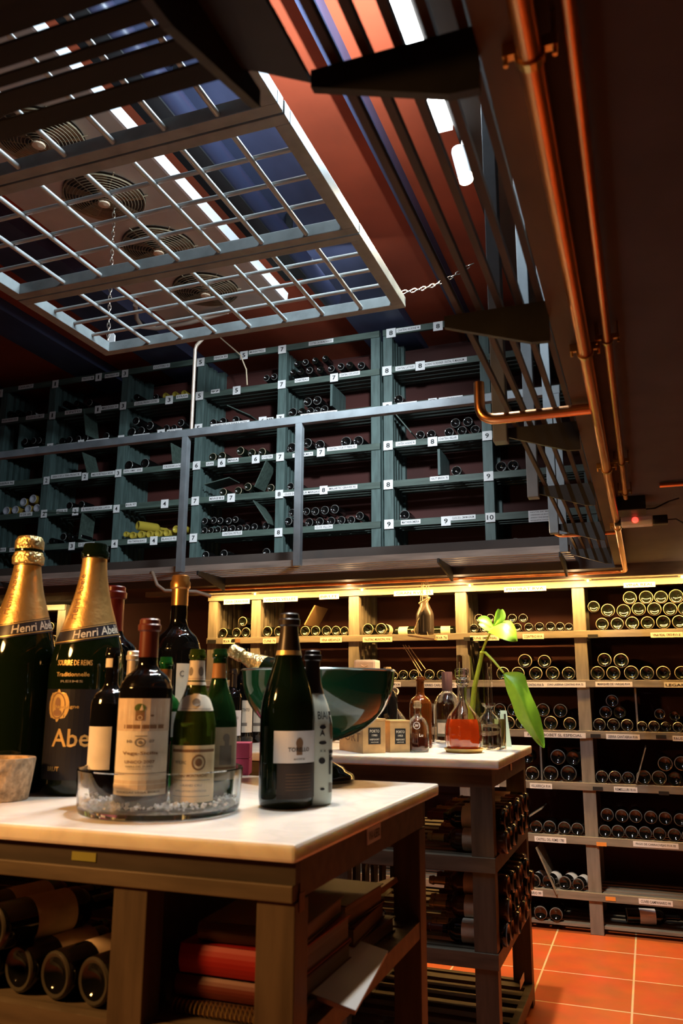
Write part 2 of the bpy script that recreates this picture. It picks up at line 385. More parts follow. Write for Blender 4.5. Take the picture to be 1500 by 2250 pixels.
for y in (4.49, 4.56, 4.63, 4.70, 4.77):
    MB().box((-9.0, y-0.014, CH+0.745), (-0.335, y+0.014, CH+0.785), mat('pale_walkway_timber', (0.24, 0.20, 0.17), 0.55, noise=0.3, scale=(4, 30, 30))).build('slat', t)  # paler base colour than the other walkways
for x in (-5.4, -4.2, -2.62, -1.07, -0.40):
    MB().prism([(4.46, CH+0.746), (4.82, CH+0.746), (4.82, CH+0.66), (4.46, CH+0.722)], 'x', x, x+0.012, BRK).build('bracket', t)

t = thing('guard_railing', 'grey painted guard rail in front of the green racks', 'railing', (-2.5, 4.45, CH+0.8))
MB().box((-8.5, 4.43, CH+1.635), (-0.345, 4.475, CH+1.685), RAIL).build('top_rail', t, bevel=0.003)
for x in (-7.0, -4.95, -2.735, -1.925, -0.37):
    MB().box((x-0.022, 4.43, CH+0.74), (x+0.022, 4.475, CH+1.636), RAIL).build('post', t, bevel=0.003)
for y, lb in ((2.25, 'dark upright post beside the glowing spotlight, on the walkway bracket'), (2.97, 'blue grey upright post between the walkway slats, above the copper branch pipe'), (3.69, 'pale upright post at the far end of the slatted walkway')):
    tag(MB().box((-0.365, y-0.022, CH+0.70), (-0.325, y+0.022, CH+2.58), RAIL).build('upright_post', bevel=0.003), lb, 'post', 'upright posts along the walkway')

# ------------------------------------------------------------------ copper pipes
def arc_pts(p, c, q, r, n=6):
    p, c, q = Vector(p), Vector(c), Vector(q); a = (p-c).normalized(); b = (q-c).normalized()
    s = c+a*r; e = c+b*r
    return [s*(1-u)**2 + c*2*u*(1-u) + e*u*u for u in [i/n for i in range(n+1)]]
PZ = CH+0.695
t = thing('copper_pipe', 'thicker copper pipe along the low ceiling edge, turning along the back rack', 'pipe', (-0.074, 2, PZ))
MB().tube([(-0.074, -1.0, PZ), (-0.074, 4.80, PZ)] + arc_pts((-0.074, 4.0, PZ), (-0.074, 4.94, PZ), (-3, 4.94, PZ), 0.06) + [(-3.05, 4.94, PZ)], 0.0135, COPPER, 16).build('tube', t, smooth=True)
for y in (0.80, 1.66, 2.62, 3.6):
    b = MB(); b.tube([(-0.074, y-0.006, PZ), (-0.074, y+0.006, PZ)], 0.017, BRASS, 16); b.box((-0.104, y-0.005, PZ+0.004), (-0.044, y+0.005, PZ+0.020), BRASS)
    for dx in (-0.027, 0.027): b.tube([(-0.074+dx, y, PZ-0.006), (-0.074+dx, y, LC)], 0.0028, BRASS, 8)
    b.build('clamp', t)
t = thing('copper_pipe', 'thinner copper pipe running beside the thick one to the black socket box', 'pipe', (-0.028, 2, PZ))
MB().tube([(-0.028, -1.0, PZ+0.012), (-0.028, 3.10, PZ+0.012)], 0.0085, COPPER, 14).build('tube', t, smooth=True)
for y in (0.70, 1.64, 2.60, 3.02):
    b = MB(); b.tube([(-0.028, y-0.005, PZ+0.012), (-0.028, y+0.005, PZ+0.012)], 0.0115, BRASS, 14); b.box((-0.052, y-0.004, PZ+0.014), (-0.004, y+0.004, PZ+0.024), BRASS)
    for dx in (-0.021, 0.021): b.tube([(-0.028+dx, y, PZ+0.006), (-0.028+dx, y, LC)], 0.0024, BRASS, 8)
    b.build('clamp', t)
def loop_pipe(label, y, x0, r, top):
    b = MB(); z = PZ
    b.tube([(-0.085, y, z), (x0+0.06, y, z)] + arc_pts((-0.08, y, z), (x0, y, z), (x0, y, z+1), 0.045) + [(x0, y, top)], r, COPPER, 14)
    tag(b.build('copper_pipe', smooth=True), label, 'pipe')
loop_pipe('short thick copper branch pipe bent upward under the dark bracket', 2.02, -0.362, 0.014, CH+0.80)
loop_pipe('short thin copper branch pipe bent upward under the walkway near the white device', 3.72, -0.355, 0.008, CH+0.79)
tag(MB().tube([(-3.1, 4.985, PZ+0.022), (-0.2, 4.985, PZ+0.022)], 0.006, COPPER, 10).build('copper_pipe', smooth=True), 'thin copper line under the header, below the thick copper pipe', 'pipe')
tag(MB().tube([(0.09, 3.05, LC-0.012), (1.2, 3.05, LC-0.012)], 0.009, COPPER, 10).build('copper_pipe', smooth=True), 'dark copper pipe crossing the low ceiling behind the black socket box', 'pipe')
tag(MB().tube([(-2.70, 4.45, CH+1.685), (-2.70, 4.45, CH+2.25), (-2.69, 4.45, CH+2.28), (-2.60, 4.45, CH+2.36)], 0.012, mat('pale_conduit', (0.55, 0.45, 0.36), 0.35, metal=0.5), 10).build('conduit_pipe', smooth=True), 'upright pale conduit rising from the guard rail to the hanging lattice', 'pipe')
tag(MB().tube([Vector((at_y(333, 1250, 4.47).x, 4.47, CH+0.752)), at_y(335, 1258, 4.38), at_y(345, 1285, 4.38), at_y(362, 1298, 4.42), at_y(430, 1300, 4.5), at_y(462, 1310, 4.6)], 0.012, mat('dull_conduit', (0.22, 0.16, 0.11), 0.45), 10).build('conduit_pipe', smooth=True), 'bent pale conduit under the walkway beside the gold capped bottle', 'pipe')
# socket box and white device
c = at_z(1383, 1110, LC-0.03)
t = thing('socket_box', 'black socket box on the low ceiling with a cable leaving it', 'socket', c)
MB().box((c.x-0.058, c.y-0.03, LC-0.055), (c.x+0.058, c.y+0.10, LC), BLACKP).build('housing', t, bevel=0.004)
MB().tube([(c.x+0.055, c.y, LC-0.05), (c.x+0.09, c.y+0.02, LC-0.045), (c.x+0.14, c.y+0.03, LC-0.02), (c.x+0.18, c.y+0.02, LC-0.012)], 0.003, BLACKP, 8).build('cable', t)
c2 = at_z(1398, 1146, LC-0.06)
t = thing('plug_adapter', 'white plug adapter with glowing red switch hanging below the socket box', 'adapter', c2)
MB().box((c2.x-0.060, c2.y-0.025, c2.z-0.020), (c2.x+0.062, c2.y+0.025, c2.z+0.020), WHITEP).build('housing', t, bevel=0.006)
MB().box((c2.x-0.03, c2.y-0.02, c2.z+0.020), (c2.x+0.03, c2.y+0.02, LC-0.056), WHITEP).build('neck', t)
b = MB(); b.M = Matrix.Translation((c2.x-0.005, c2.y-0.026, c2.z+0.002)) @ Matrix.Rotation(math.pi/2, 4, 'X'); b.lathe([(0, 0.004), (0.009, 0.003), (0.012, 0)], LEDR, seg=16); b.build('red_switch', t)
MB().box((c2.x+0.062, c2.y-0.02, c2.z-0.018), (c2.x+0.118, c2.y+0.02, c2.z+0.018), BLACKP).build('plug', t, bevel=0.004)
MB().box((c2.x-0.085, c2.y-0.015, c2.z-0.012), (c2.x-0.060, c2.y+0.015, c2.z+0.012), BLACKP).build('plug', t, bevel=0.003)
MB().tube([(c2.x+0.115, c2.y, c2.z), (c2.x+0.15, c2.y, c2.z), (c2.x+0.19, c2.y, c2.z-0.03), (c2.x+0.22, c2.y, c2.z-0.12), (c2.x+0.35, c2.y, c2.z-0.16)], 0.003, BLACKP, 8).build('cable', t)

# ------------------------------------------------------------------ hanging lattice: three framed panels
LZ = CH+1.66
LX0, LX1 = -2.46, -0.885
for i, (y0, y1, lab) in enumerate(((1.262, 1.884, 'hanging grey lattice panel, dark one above the near walkway'),
                                   (1.892, 2.566, 'hanging grey lattice panel, middle one of the three below the cooler'),
                                   (2.574, 3.20, 'hanging grey lattice panel chained at the end towards the green racks'))):
    t = thing('lattice_panel', lab, 'lattice', (LX0, y0, LZ), 'hanging lattice panels')
    for (a, bb) in (((LX0, y0, LZ), (LX1, y0+0.042, LZ+0.05)), ((LX0, y1-0.042, LZ), (LX1, y1, LZ+0.05)), ((LX0, y0+0.042, LZ), (LX0+0.05, y1-0.042, LZ+0.05)), ((LX1-0.05, y0+0.042, LZ), (LX1, y1-0.042, LZ+0.05))):
        MB().box(a, bb, LATT).build('frame_rail', t, bevel=0.003)
    for k in range(3):
        y = y0+0.042 + (y1-y0-0.084)*(k+1)/4
        MB().tube([(LX0+0.045, y, LZ+0.03), (LX1-0.045, y, LZ+0.03)], 0.0085, ROD, 10).build('dowel', t, smooth=True)
    for k in range(7):
        x = -1.079 - 0.1835*k
        MB().tube([(x, y0+0.03, LZ+0.014), (x, y1-0.03, LZ+0.014)], 0.0092, ROD, 10).build('dowel', t, smooth=True)
def chain(label, p, q, n, r=0.007, wr=0.0022):
    b = MB(); p, q = Vector(p), Vector(q); d = (q-p)/n; L = d.length*0.72
    for i in range(n):
        c = p + d*(i+0.5) + Vector((0, 0, -0.03*math.sin(math.pi*(i+0.5)/n)))
        z = d.normalized(); a = z.cross(Vector((0,0,1))).normalized(); bb = a.cross(z)
        u = a if i % 2 else bb
        b.tube([c + z*(L*math.cos(2*math.pi*k/10)) + u*(r*math.sin(2*math.pi*k/10)) for k in range(10)], wr, mat('steel_chain', (0.55, 0.5, 0.42), 0.3, metal=1.0), 6, closed=True)
    tag(b.build('chain', smooth=True), label, 'chain')
chain('steel chain from the lattice corner up to the walkway beam', (LX1-0.01, 3.17, LZ+0.06), (-0.64, 3.52, CH+2.0), 16)
chain('steel chain hanging the far lattice corner from the ceiling', (LX0+0.03, 3.17, LZ+0.06), (LX0-0.1, 3.3, UC-0.3), 40, 0.008)
chain('steel chain holding the near lattice edge', (LX1-0.02, 1.28, LZ+0.06), (LX1-0.02, 1.3, UC), 40, 0.008)
t = thing('hanging_tag', 'small white tag tied to the chained lattice corner', 'tag', (LX0+0.02, 3.16, LZ+0.05))
b = MB(); b.prism([(-0.022+LX0+0.02, LZ+0.05), (LX0+0.042, LZ+0.05), (LX0+0.042, LZ+0.11), (LX0+0.03, LZ+0.125), (LX0+0.008, LZ+0.125), (-0.022+LX0+0.02, LZ+0.11)], 'y', 3.205, 3.212, PAPER); b.build('card', t)

# ------------------------------------------------------------------ ceiling cooler with four fans
EZ = CH+2.60
t = thing('ceiling_cooler', 'long grey cooling unit with round fan guards under the upper ceiling', 'cooling unit', (-2.6, 3.2, EZ))
MB().box((-3.06, 1.4, EZ), (-2.14, 4.66, EZ+0.045), EVAP).build('casing', t, bevel=0.004)
MB().box((-2.98, 1.45, EZ+0.045), (-2.42, 4.6, EZ+0.34), mat('cooler_coil_black', (0.02, 0.02, 0.02), 0.6)).build('coil_block', t)
MB().prism([(-2.14, EZ), (-2.125, EZ), (-2.118, EZ+0.065), (-2.14, EZ+0.065)], 'y', 1.4, 4.66, EVSIDE).build('side_flange', t)
for y in (2.10, 2.70, 3.21, 3.74, 4.30):
    x = -2.55; f = MB().lathe([(0, EZ-0.002), (0.215, EZ-0.003), (0.215, EZ-0.001)], FANH, (x, y, 0), 40).build('fan', t)
    b = MB()
    for r in [0.03+0.0165*k for k in range(12)]:
        zz = EZ-0.05+0.035*(r/0.225)**2
        b.tube([(x+r*math.cos(2*math.pi*k/32), y+r*math.sin(2*math.pi*k/32), zz) for k in range(32)], 0.0022 if r < 0.2 else 0.005, FANW, 5, closed=True)
    for k in range(6):
        a = k*math.pi/3+0.3; b.tube([(x+0.02*math.cos(a), y+0.02*math.sin(a), EZ-0.052), (x+0.235*math.cos(a), y+0.235*math.sin(a), EZ-0.008)], 0.0035, FANW, 6)
    b.build('fan_guard', f)
    MB().lathe([(0, -0.062), (0.03, -0.058), (0.034, -0.045), (0, -0.045)], mat('fan_hub', (0.55, 0.42, 0.28), 0.5), (x, y, EZ), 20).build('hub', f)
    b = MB()
    for k in range(5):
        a = k*2*math.pi/5; ca, sa = math.cos(a), math.sin(a); px_, py_ = -sa, ca
        b.add([(x+0.03*ca-0.02*px_, y+0.03*sa-0.02*py_, EZ-0.012), (x+0.03*ca+0.03*px_, y+0.03*sa+0.03*py_, EZ-0.03), (x+0.2*ca+0.08*px_, y+0.2*sa+0.08*py_, EZ-0.02), (x+0.2*ca-0.03*px_, y+0.2*sa-0.03*py_, EZ-0.006)], [(0,1,2,3)], FANW)
    b.build('blade', f)
tag(MB().tube([at_z(297, 670, EZ-0.02), at_z(300, 700, EZ-0.03), at_z(312, 718, EZ-0.04), at_z(345, 722, EZ-0.05), at_z(420, 708, EZ-0.06), at_z(500, 685, EZ-0.05)], 0.016, mat('pale_conduit', (0.5, 0.4, 0.3), 0.4), 10).build('drain_pipe', smooth=True), 'pale drain pipe bending away below the cooling unit', 'pipe')

q0, q1 = at_z(382, 340, CH+2.78), at_z(452, 340, CH+2.78)
tag(MB().box((q0.x, 1.2, CH+2.78), (q1.x, 4.7, CH+2.90), mat('gap_black', (0.008, 0.008, 0.009), 0.6)).build('gap_filler_box'), 'black box added to darken the gap along the bright edge of the cooling unit', 'dark filler')  # black box added to fill the dark gap beside the flange
q0 = at_z(474, 340, CH+2.86)
tag(MB().tube([(q0.x, 1.2, CH+2.86), (q0.x, 5.2, CH+2.86)], 0.07, mat('dark_blue_duct', (0.02, 0.024, 0.05), 0.35), 24).build('round_duct', smooth=True), 'dark blue round duct beside the black box under the ceiling', 'duct')
for y in (1.6, 3.0, 4.4):
    MB().box((q0.x-0.02, y, CH+2.92), (q0.x+0.02, y+0.02, UC), BRK).build('hanger', bpy.data.objects['round_duct'])
    MB().box((q0.x-0.24, y, CH+2.90), (q0.x-0.21, y+0.02, UC), BRK).build('hanger', bpy.data.objects['gap_filler_box'])

# ------------------------------------------------------------------ lamps that show
t = thing('fluorescent_lamp', 'bright white fluorescent batten above the slatted walkway', 'lamp', (-0.7, 2.65, CH+2.6))
MB().box((-0.755, 2.0, CH+2.60), (-0.666, 3.30, CH+2.64), WHITEP).build('housing', t)
MB().box((-0.75, 2.01, CH+2.568), (-0.672, 3.29, CH+2.60), TUBE).build('diffuser', t)
sp = Vector((-0.665, 3.36, CH+2.52)); sd = Vector((0.05, 0.02, -0.26)).normalized()
t = thing('bullet_spotlight', 'white bullet spotlight glowing behind the walkway slats', 'spotlight', sp)
b = MB(); q = sd.to_track_quat('Z', 'Y').to_matrix().to_4x4(); b.M = Matrix.Translation(sp) @ q
b.lathe([(0, 0), (0.03, 0.004), (0.035, 0.02), (0.035, 0.15), (0.030, 0.15), (0.030, 0.13)], mat('spot_grey_enamel', (0.30, 0.30, 0.30), 0.4), seg=24); b.build('housing', t, smooth=True)
b = MB(); b.M = Matrix.Translation(sp) @ q; b.lathe([(0.0, 0.185), (0.030, 0.184), (0.033, 0.18), (0.033, 0.152), (0, 0.152)], LENS, seg=24); b.build('lens', t, smooth=True)
MB().tube([sp+sd*0.08, sp+sd*0.03+Vector((0.02, 0.02, 0.075))], 0.012, WHITEP, 12).build('arm', t)

# ------------------------------------------------------------------ wine bottles
def catmull(pts, n=5):
    out = []
    for i in range(len(pts)-1):
        p0 = pts[max(i-1, 0)]; p1 = pts[i]; p2 = pts[i+1]; p3 = pts[min(i+2, len(pts)-1)]
        for k in range(n):
            u = k/n
            out.append(tuple(0.5*((2*p1[j]) + (-p0[j]+p2[j])*u + (2*p0[j]-5*p1[j]+4*p2[j]-p3[j])*u*u + (-p0[j]+3*p1[j]-3*p2[j]+p3[j])*u**3) for j in (0, 1)))
    out.append(pts[-1]); return out
SHAPES = {
 'bordeaux': [(1.0, .05), (1.0, .30), (1.0, .585), (.965, .635), (.80, .685), (.50, .722), (.375, .755), (.355, .82), (.345, .93)],
 'burgundy': [(1.0, .05), (1.0, .25), (1.0, .47), (.96, .54), (.80, .63), (.56, .715), (.41, .79), (.36, .86), (.345, .93)],
 'champagne': [(1.0, .05), (1.0, .25), (1.0, .42), (.985, .50), (.88, .58), (.67, .68), (.48, .775), (.36, .87), (.325, .93)],
 'pear': [(1.0, .05), (1.0, .2), (.99, .36), (.93, .46), (.74, .57), (.50, .67), (.34, .76), (.27, .86), (.265, .93)],
}
def bottle_profile(kind, R, H):
    body = catmull(SHAPES[kind], 5); n = body[-1][0]
    p = [(0, .055), (.35, .048), (.60, .018), (.74, .004), (.88, .0), (.97, .012)] + body
    p += [(n*1.0, .935), (n*1.18, .94), (n*1.2, .965), (n*1.05, .972), (n*1.05, .992), (n*.95, 1.0), (n*.75, 1.0), (n*.7, .96), (0, .955)]
    return [(r*R, z*H) for r, z in p]
def radius_at(prof, z):
    best = 0
    for (r0, z0), (r1, z1) in zip(prof[5:-6], prof[6:-5]):
        if z0 <= z <= z1 and z1 > z0: best = max(best, r0 + (r1-r0)*(z-z0)/(z1-z0))
    return best

# a bottle lying with its base towards the room: local +Y runs to the neck; radius 0.03
def lying_mesh(name, glass, rim, kind='bordeaux', ratio=7.0, label=None, cap=None, base=None):
    R = 0.03; H = R*ratio; prof = bottle_profile(kind, R, H)
    ms = []
    for i, (r, z) in enumerate(prof[:-1]):
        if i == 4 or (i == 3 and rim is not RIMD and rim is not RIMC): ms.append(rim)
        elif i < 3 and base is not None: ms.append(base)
        elif label is not None and 6 <= i and 0.20*H < z < 0.52*H: ms.append(label)
        elif cap is not None and z > 0.78*H: ms.append(cap)
        else: ms.append(glass)
    b = MB(); b.M = Matrix.Rotation(-math.pi/2, 4, 'X'); b.lathe(prof, glass, seg=28, mats=ms)
    o = b.build(name, smooth=True); me = o.data; bpy.data.objects.remove(o); return me
LM = {
 'dusty_lit': lying_mesh('bottle_mesh', DKGLASS, RIMD), 'grey_lit': lying_mesh('bottle_mesh', DKGLASS2, RIMC), 'dark': lying_mesh('bottle_mesh', DKGLASS2, DKGLASS),
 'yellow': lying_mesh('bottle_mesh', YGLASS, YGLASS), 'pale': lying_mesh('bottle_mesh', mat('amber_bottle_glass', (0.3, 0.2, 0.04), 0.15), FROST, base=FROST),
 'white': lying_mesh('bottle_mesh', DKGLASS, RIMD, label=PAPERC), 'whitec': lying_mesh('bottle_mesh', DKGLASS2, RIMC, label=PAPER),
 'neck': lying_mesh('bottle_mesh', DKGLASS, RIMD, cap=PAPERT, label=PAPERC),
}
ORD = 'first second third fourth fifth sixth seventh eighth ninth tenth eleventh twelfth thirteenth fourteenth fifteenth sixteenth'.split()
def lay_bottles(items, Y, ztop, rowname, bay, rack, group, x0=None, x1=None, word='dark'):
    """items: (px, py, diameter px, mesh key[, yaw]); rests the lowest layer on the shelf, lifts apart what would cut through"""
    bs = []
    for it in items:
        px, py, d, key = it[:4]; yaw = it[4] if len(it) > 4 else 0.0
        c = at_y(px, py, Y); r = 0.5*d*depth(c)/FPX
        bs.append([c.x, c.z, r, key, yaw])
    for b in bs:
        if b[1]-ztop < 1.75*b[2]: b[1] = ztop+b[2]; b.append('bottom')
        elif b[1]-ztop < 3.6*b[2]: b.append('second')
        else: b.append('third')
    for _ in range(60):
        for i in range(len(bs)):
            for j in range(i+1, len(bs)):
                a, c = bs[i], bs[j]; dx = c[0]-a[0]; dz = c[1]-a[1]; L = math.hypot(dx, dz) or 1e-6; need = (a[2]+c[2])*1.004
                if L < need:
                    k = (need-L)/L
                    if a[5] == c[5]:
                        if abs(dx) < 1e-4: dx = 1e-3
                        a[0] -= dx*k*0.5; c[0] += dx*k*0.5
                        if a[5] != 'bottom': a[1] -= dz*k*0.5; c[1] += dz*k*0.5
                    elif dz > 0: c[0] += dx*k; c[1] += dz*k
                    else: a[0] -= dx*k; a[1] -= dz*k
        for a in bs:
            if a[5] == 'bottom': a[1] = ztop+a[2]
            if x0 is not None: a[0] = max(a[0], x0+a[2])
            if x1 is not None: a[0] = min(a[0], x1-a[2])
    cnt = {}
    for b in sorted(bs, key=lambda q: q[0]):
        x, z, r, key, yaw, layer = b
        n = cnt[layer] = cnt.get(layer, 0)+1
        kw = {'yellow': 'yellow', 'pale': 'pale based', 'white': 'white labelled', 'whitec': 'white labelled', 'neck': 'gold necked'}.get(key, word)
        o = bpy.data.objects.new('wine_bottle', LM[key]); COL.objects.link(o)
        o.location = (x, Y+0.006+random.random()*0.012, z); o.scale = (r/0.03,)*3; o.rotation_euler = (0, random.random()*6.28, 0)
        if yaw: o.rotation_mode = 'XYZ'; o.rotation_euler = (0, 0, yaw)
        tag(o, '%s %s bottle from left, %s layer, %s row, %s bay, %s' % (ORD[n-1], kw, layer, rowname, bay, rack), 'wine bottle', group)
def cv(s, zx, ox, oy):                      # list given in a zoomed crop's own pixels
    return [((a[0]/zx)+ox, (a[1]/zx)+oy, a[2]/zx) + tuple(a[3:]) for a in s]

# ------------------------------------------------------------------ labels stuck on racks
def flat_label(parent, text, px, py, wpx, hpx, Y, paper=PAPER, ink=INK, name='name_label', fw=0.88, fh=0.52, lines=None, yoff=0.0):
    c = at_y(px, py, Y); k = depth(c)/FPX; w_, h_ = wpx*k*1.06, hpx*k
    b = MB(); y = Y-0.0025-yoff
    b.box((c.x-w_/2, y, c.z-h_/2), (c.x+w_/2, Y-yoff, c.z+h_/2), paper)
    if lines:
        for i, l in enumerate(lines):
            zc = c.z + h_*(0.36-0.72*i/max(1, len(lines)-1))
            put_text(b, l, w_*0.86, h_*0.10, lambda u, v, zc=zc: (c.x+u, y-0.0006, zc+v), ink)
    elif text: put_text(b, text, w_*fw, h_*fh, lambda u, v: (c.x+u, y-0.0006, c.z+v), ink)
    return b.build(name, parent)
def side_label(parent, text, p, w_, h_, X, paper=PAPER, ink=INK):     # on a face looking along +X
    b = MB(); b.box((X, p.y-w_/2, p.z-h_/2), (X+0.002, p.y+w_/2, p.z+h_/2), paper)
    if text: put_text(b, text, w_*0.86, h_*0.55, lambda u, v: (X+0.0026, p.y+u, p.z+v), ink)
    return b.build('name_label', parent)

# ------------------------------------------------------------------ big low rack against the back
D1 = 5.077; RD = 0.40
LXP = [-2.8365, -2.5005, -1.786, -1.0715, -0.357, 0.3585, 1.073]     # uprights
LZR = [CH+v for v in (0.368, 0.080, -0.208, -0.497, -0.789, -1.082)]  # tops of the shelf rails
LBOT = 0.035; LTOP = CH+0.665
low = thing('wine_rack', 'tall grey timber wine rack lit warm along its top, standing on the tiles', 'wine rack', (-1.2, D1, 0))
for x in LXP:
    MB().box((x-0.036, D1, 0), (x+0.036, D1+0.05, LTOP), GREY_V).build('post', low, bevel=0.003)
    MB().box((x-0.036, D1+RD-0.05, 0), (x+0.036, D1+RD, LTOP), GREY_V).build('post', low)
    b = MB()
    for k in range(4): b.box((x-0.016, D1+0.07+k*0.075, 0.05), (x+0.016, D1+0.11+k*0.075, LTOP-0.02), GREY_V)
    b.build('side_slats', low)
for i, z in enumerate([LTOP] + LZR + [LBOT+0.012]):
    b = MB()
    hh = 0.042
    if i == 0: b.box((LXP[0]-0.036, D1-0.012, z-0.040), (LXP[-1], D1+0.02, z), GREY_H); b.box((LXP[0], D1+0.02, z-0.006), (LXP[-1], D1+RD, z), GREY_H)
    else:
        if i < 7: b.box((LXP[0]-0.036, D1-0.012, z-hh), (LXP[-1], D1+0.014, z), GREY_H)
        for k in range(5): b.box((LXP[0], D1+0.02+k*0.078, z-0.018), (LXP[-1], D1+0.062+k*0.078, z-0.001), GREY_H)
    b.build('shelf', low, bevel=0.002)
MB().box((LXP[0], D1+RD-0.004, 0.02), (LXP[-1], D1+RD+0.006, LTOP), REDW).build('back_board', low)
# dividers and boards in the bays
for (px, py0, py1) in ((1395, 1520, 1608), (1186, 1640, 1716)):
    a = at_y(px, py0, D1); c = at_y(px, py1, D1); MB().box((a.x-0.005, D1+0.02, c.z), (a.x+0.005, D1+0.33, a.z+0.02), GREY_V).build('divider', low)
for (p, q) in (((1183, 1855), (1228, 1955)), ((1418, 1640), (1398, 1716)), ((1165, 1790), (1195, 1771))):
    a = at_y(*p, D1+0.1); c = at_y(*q, D1+0.1); b = MB(); b.bar(a, c, 0.25, 0.006, GREY_H); b.build('leaning_board', low)

ROW = ['top', 'second', 'third', 'fourth', 'fifth', 'sixth', 'floor']
BAY = ['half', 'first full', 'second full', 'third full', 'fourth full']
GL = 'bottles lying in the low back rack'
def low_cell(row, bay, items, word='dark'):
    zt = LZR[row] if row < 6 else LBOT+0.012
    lay_bottles(items, D1, zt, ROW[row], BAY[bay], 'low lit rack', GL, LXP[bay]+0.038, LXP[bay+1]-0.038, word)
Dd, Cc, Kk = 'dusty_lit', 'grey_lit', 'dark'
low_cell(0, 0, [(488, 1390, 22, Dd), (517, 1388.7, 22, Dd), (538.7, 1388, 22, Dd), (530.7, 1365.5, 22, Dd)])
low_cell(0, 1, [(586, 1386, 24, Dd), (611, 1386, 23, Dd), (636, 1387, 22, Dd), (668, 1386.5, 23, Dd), (691, 1386, 23, Dd), (716.5, 1385, 23, Dd), (741, 1384.7, 22, Dd), (763, 1384.7, 20, Dd), (622, 1361, 22, Dd)])
low_cell(0, 2, [(807, 1380.7, 25.5, Dd), (836, 1380, 26, 'white')])
low_cell(0, 3, [(1040, 1379, 20, Cc), (1063, 1379, 20, Cc), (1087, 1379, 20, Cc), (1111, 1379, 20, Cc), (1135, 1378, 20, Cc), (1160.5, 1378, 20, Cc), (1184, 1375.5, 21, Cc), (1209.5, 1375.5, 21, Cc), (1233, 1375.5, 20, Cc), (1254, 1375.5, 18, Cc),
                (1051, 1358, 19, Cc), (1076, 1358, 19, Cc), (1124, 1358, 20, Cc), (1148, 1358, 20, Cc)])
low_cell(0, 4, cv([(737,475,120,Dd),(880,470,120,Dd),(1022,463,125,Dd),(1167,458,125,Dd),(1315,458,130,Dd),(1465,457,130,Dd),(657,310,110,Dd),(792,345,128,Dd),(940,350,130,Dd),(1083,333,130,Dd),(1230,335,130,Dd),(1380,335,130,Dd),(1520,330,130,Dd),(1003,233,128,Dd),(1150,228,130,Dd),(1293,222,125,Dd),(1437,213,136,Dd)], 4.286, 1150, 1260))
low_cell(1, 1, [(625, 1483, 22, Kk), (655, 1483, 22, Kk)])
low_cell(1, 2, [(864, 1481, 19, Dd), (884, 1481.5, 22, Dd), (908.5, 1481.5, 23, Dd), (942, 1481, 23.5, Dd), (968.5, 1481, 22, Dd)])
low_cell(1, 3, [(1104, 1480, 29, Dd), (1137, 1478, 29, Dd), (1176, 1478, 29, Dd), (1213, 1479, 30, Dd), (1248, 1477, 29, Dd), (1152, 1452, 31, Dd), (1195, 1453, 29, Dd)])
low_cell(1, 4, cv([(760,813,130,Dd),(917,820,138,Dd),(695,935,130,Dd),(843,935,130,Dd),(1013,933,135,Dd),(1160,935,130,Dd),(1315,935,132,Dd),(1487,930,130,Dd)], 4.286, 1150, 1260))
low_cell(2, 3, [(1088, 1588, 28, Dd), (1116, 1588, 28, Dd), (1145, 1588, 28, Dd), (1209, 1587, 30, Dd), (1251, 1588.6, 28, Dd), (1097, 1559, 27, Dd), (1127, 1559.5, 28, Dd), (1192, 1560, 29, Dd), (1230, 1561.6, 30, Dd)])
low_cell(2, 4, [(1316, 1590, 27, Cc), (1347, 1591.6, 27.5, Cc), (1377, 1591.6, 26.5, Cc), (1330, 1565, 27, Cc), (1361, 1565, 27, Kk), (1344, 1540, 27, Cc), (1410, 1595.5, 22.5, Cc), (1436, 1592, 24, Cc), (1462.5, 1595.5, 22.5, Kk), (1489, 1596, 22.5, Cc), (1449, 1569, 23, Cc), (1482, 1573, 22.5, Kk)])
low_cell(3, 3, [(1168.5, 1692, 30, Cc), (1209, 1696.6, 33, Cc), (1248, 1697, 35, Cc), (1158, 1664, 27, Kk), (1226, 1664, 33, Cc), (1259, 1666, 32, Kk)])
low_cell(3, 4, [(1322, 1704, 27, Cc), (1350, 1705.6, 27.6, Cc), (1379, 1700, 26.5, Cc), (1413.6, 1706, 31.5, Dd), (1447.5, 1707, 31.5, Dd), (1482, 1707, 31, Kk), (1461, 1678.6, 31.5, Dd), (1497, 1678, 31, Dd)])
low_cell(4, 3, [(1177, 1811, 27, Cc), (1206, 1815, 28, Cc), (1239, 1815, 28, Cc), (1267, 1816.7, 27, Cc), (1146, 1811, 27, Cc)])
low_cell(4, 4, cv([(830,265,100,Cc),(940,275,105,Cc),(1060,285,105,Cc),(1180,287,105,Cc),(1305,300,105,Cc),(1430,305,105,Cc),(1540,310,100,Cc),(875,155,105,Cc),(995,165,105,Cc),(1110,165,105,Cc),(1235,175,105,Cc),(1355,185,105,Cc),(1480,195,105,Cc)], 3.75, 1100, 1750))
low_cell(5, 3, [(1173, 1929, 27, 'whitec', -0.22), (1204, 1934, 28, 'whitec', -0.22), (1240, 1937, 28, 'whitec', -0.22), (1269, 1939, 26, 'whitec', -0.2)])
low_cell(6, 3, [(1152, 2012, 28, Cc), (1187, 2013, 29, Cc), (1221, 2016, 29, Cc)])
def across_bottle(px, py, d, key, label, yaw, Y=D1+0.16, zt=None):
    c = at_y(px, py, Y); r = 0.5*d*depth(c)/FPX
    o = bpy.data.objects.new('wine_bottle', LM[key]); COL.objects.link(o)
    o.location = (c.x, Y, zt+r if zt is not None else c.z); o.scale = (r/0.03,)*3; o.rotation_euler = (0, 0, yaw)
    tag(o, label, 'wine bottle', GL)
across_bottle(915, 1386, 21, 'neck', 'bottle lying crosswise behind the roped bottle, pale neck beside the white labelled bottle', 1.45, zt=LZR[0])
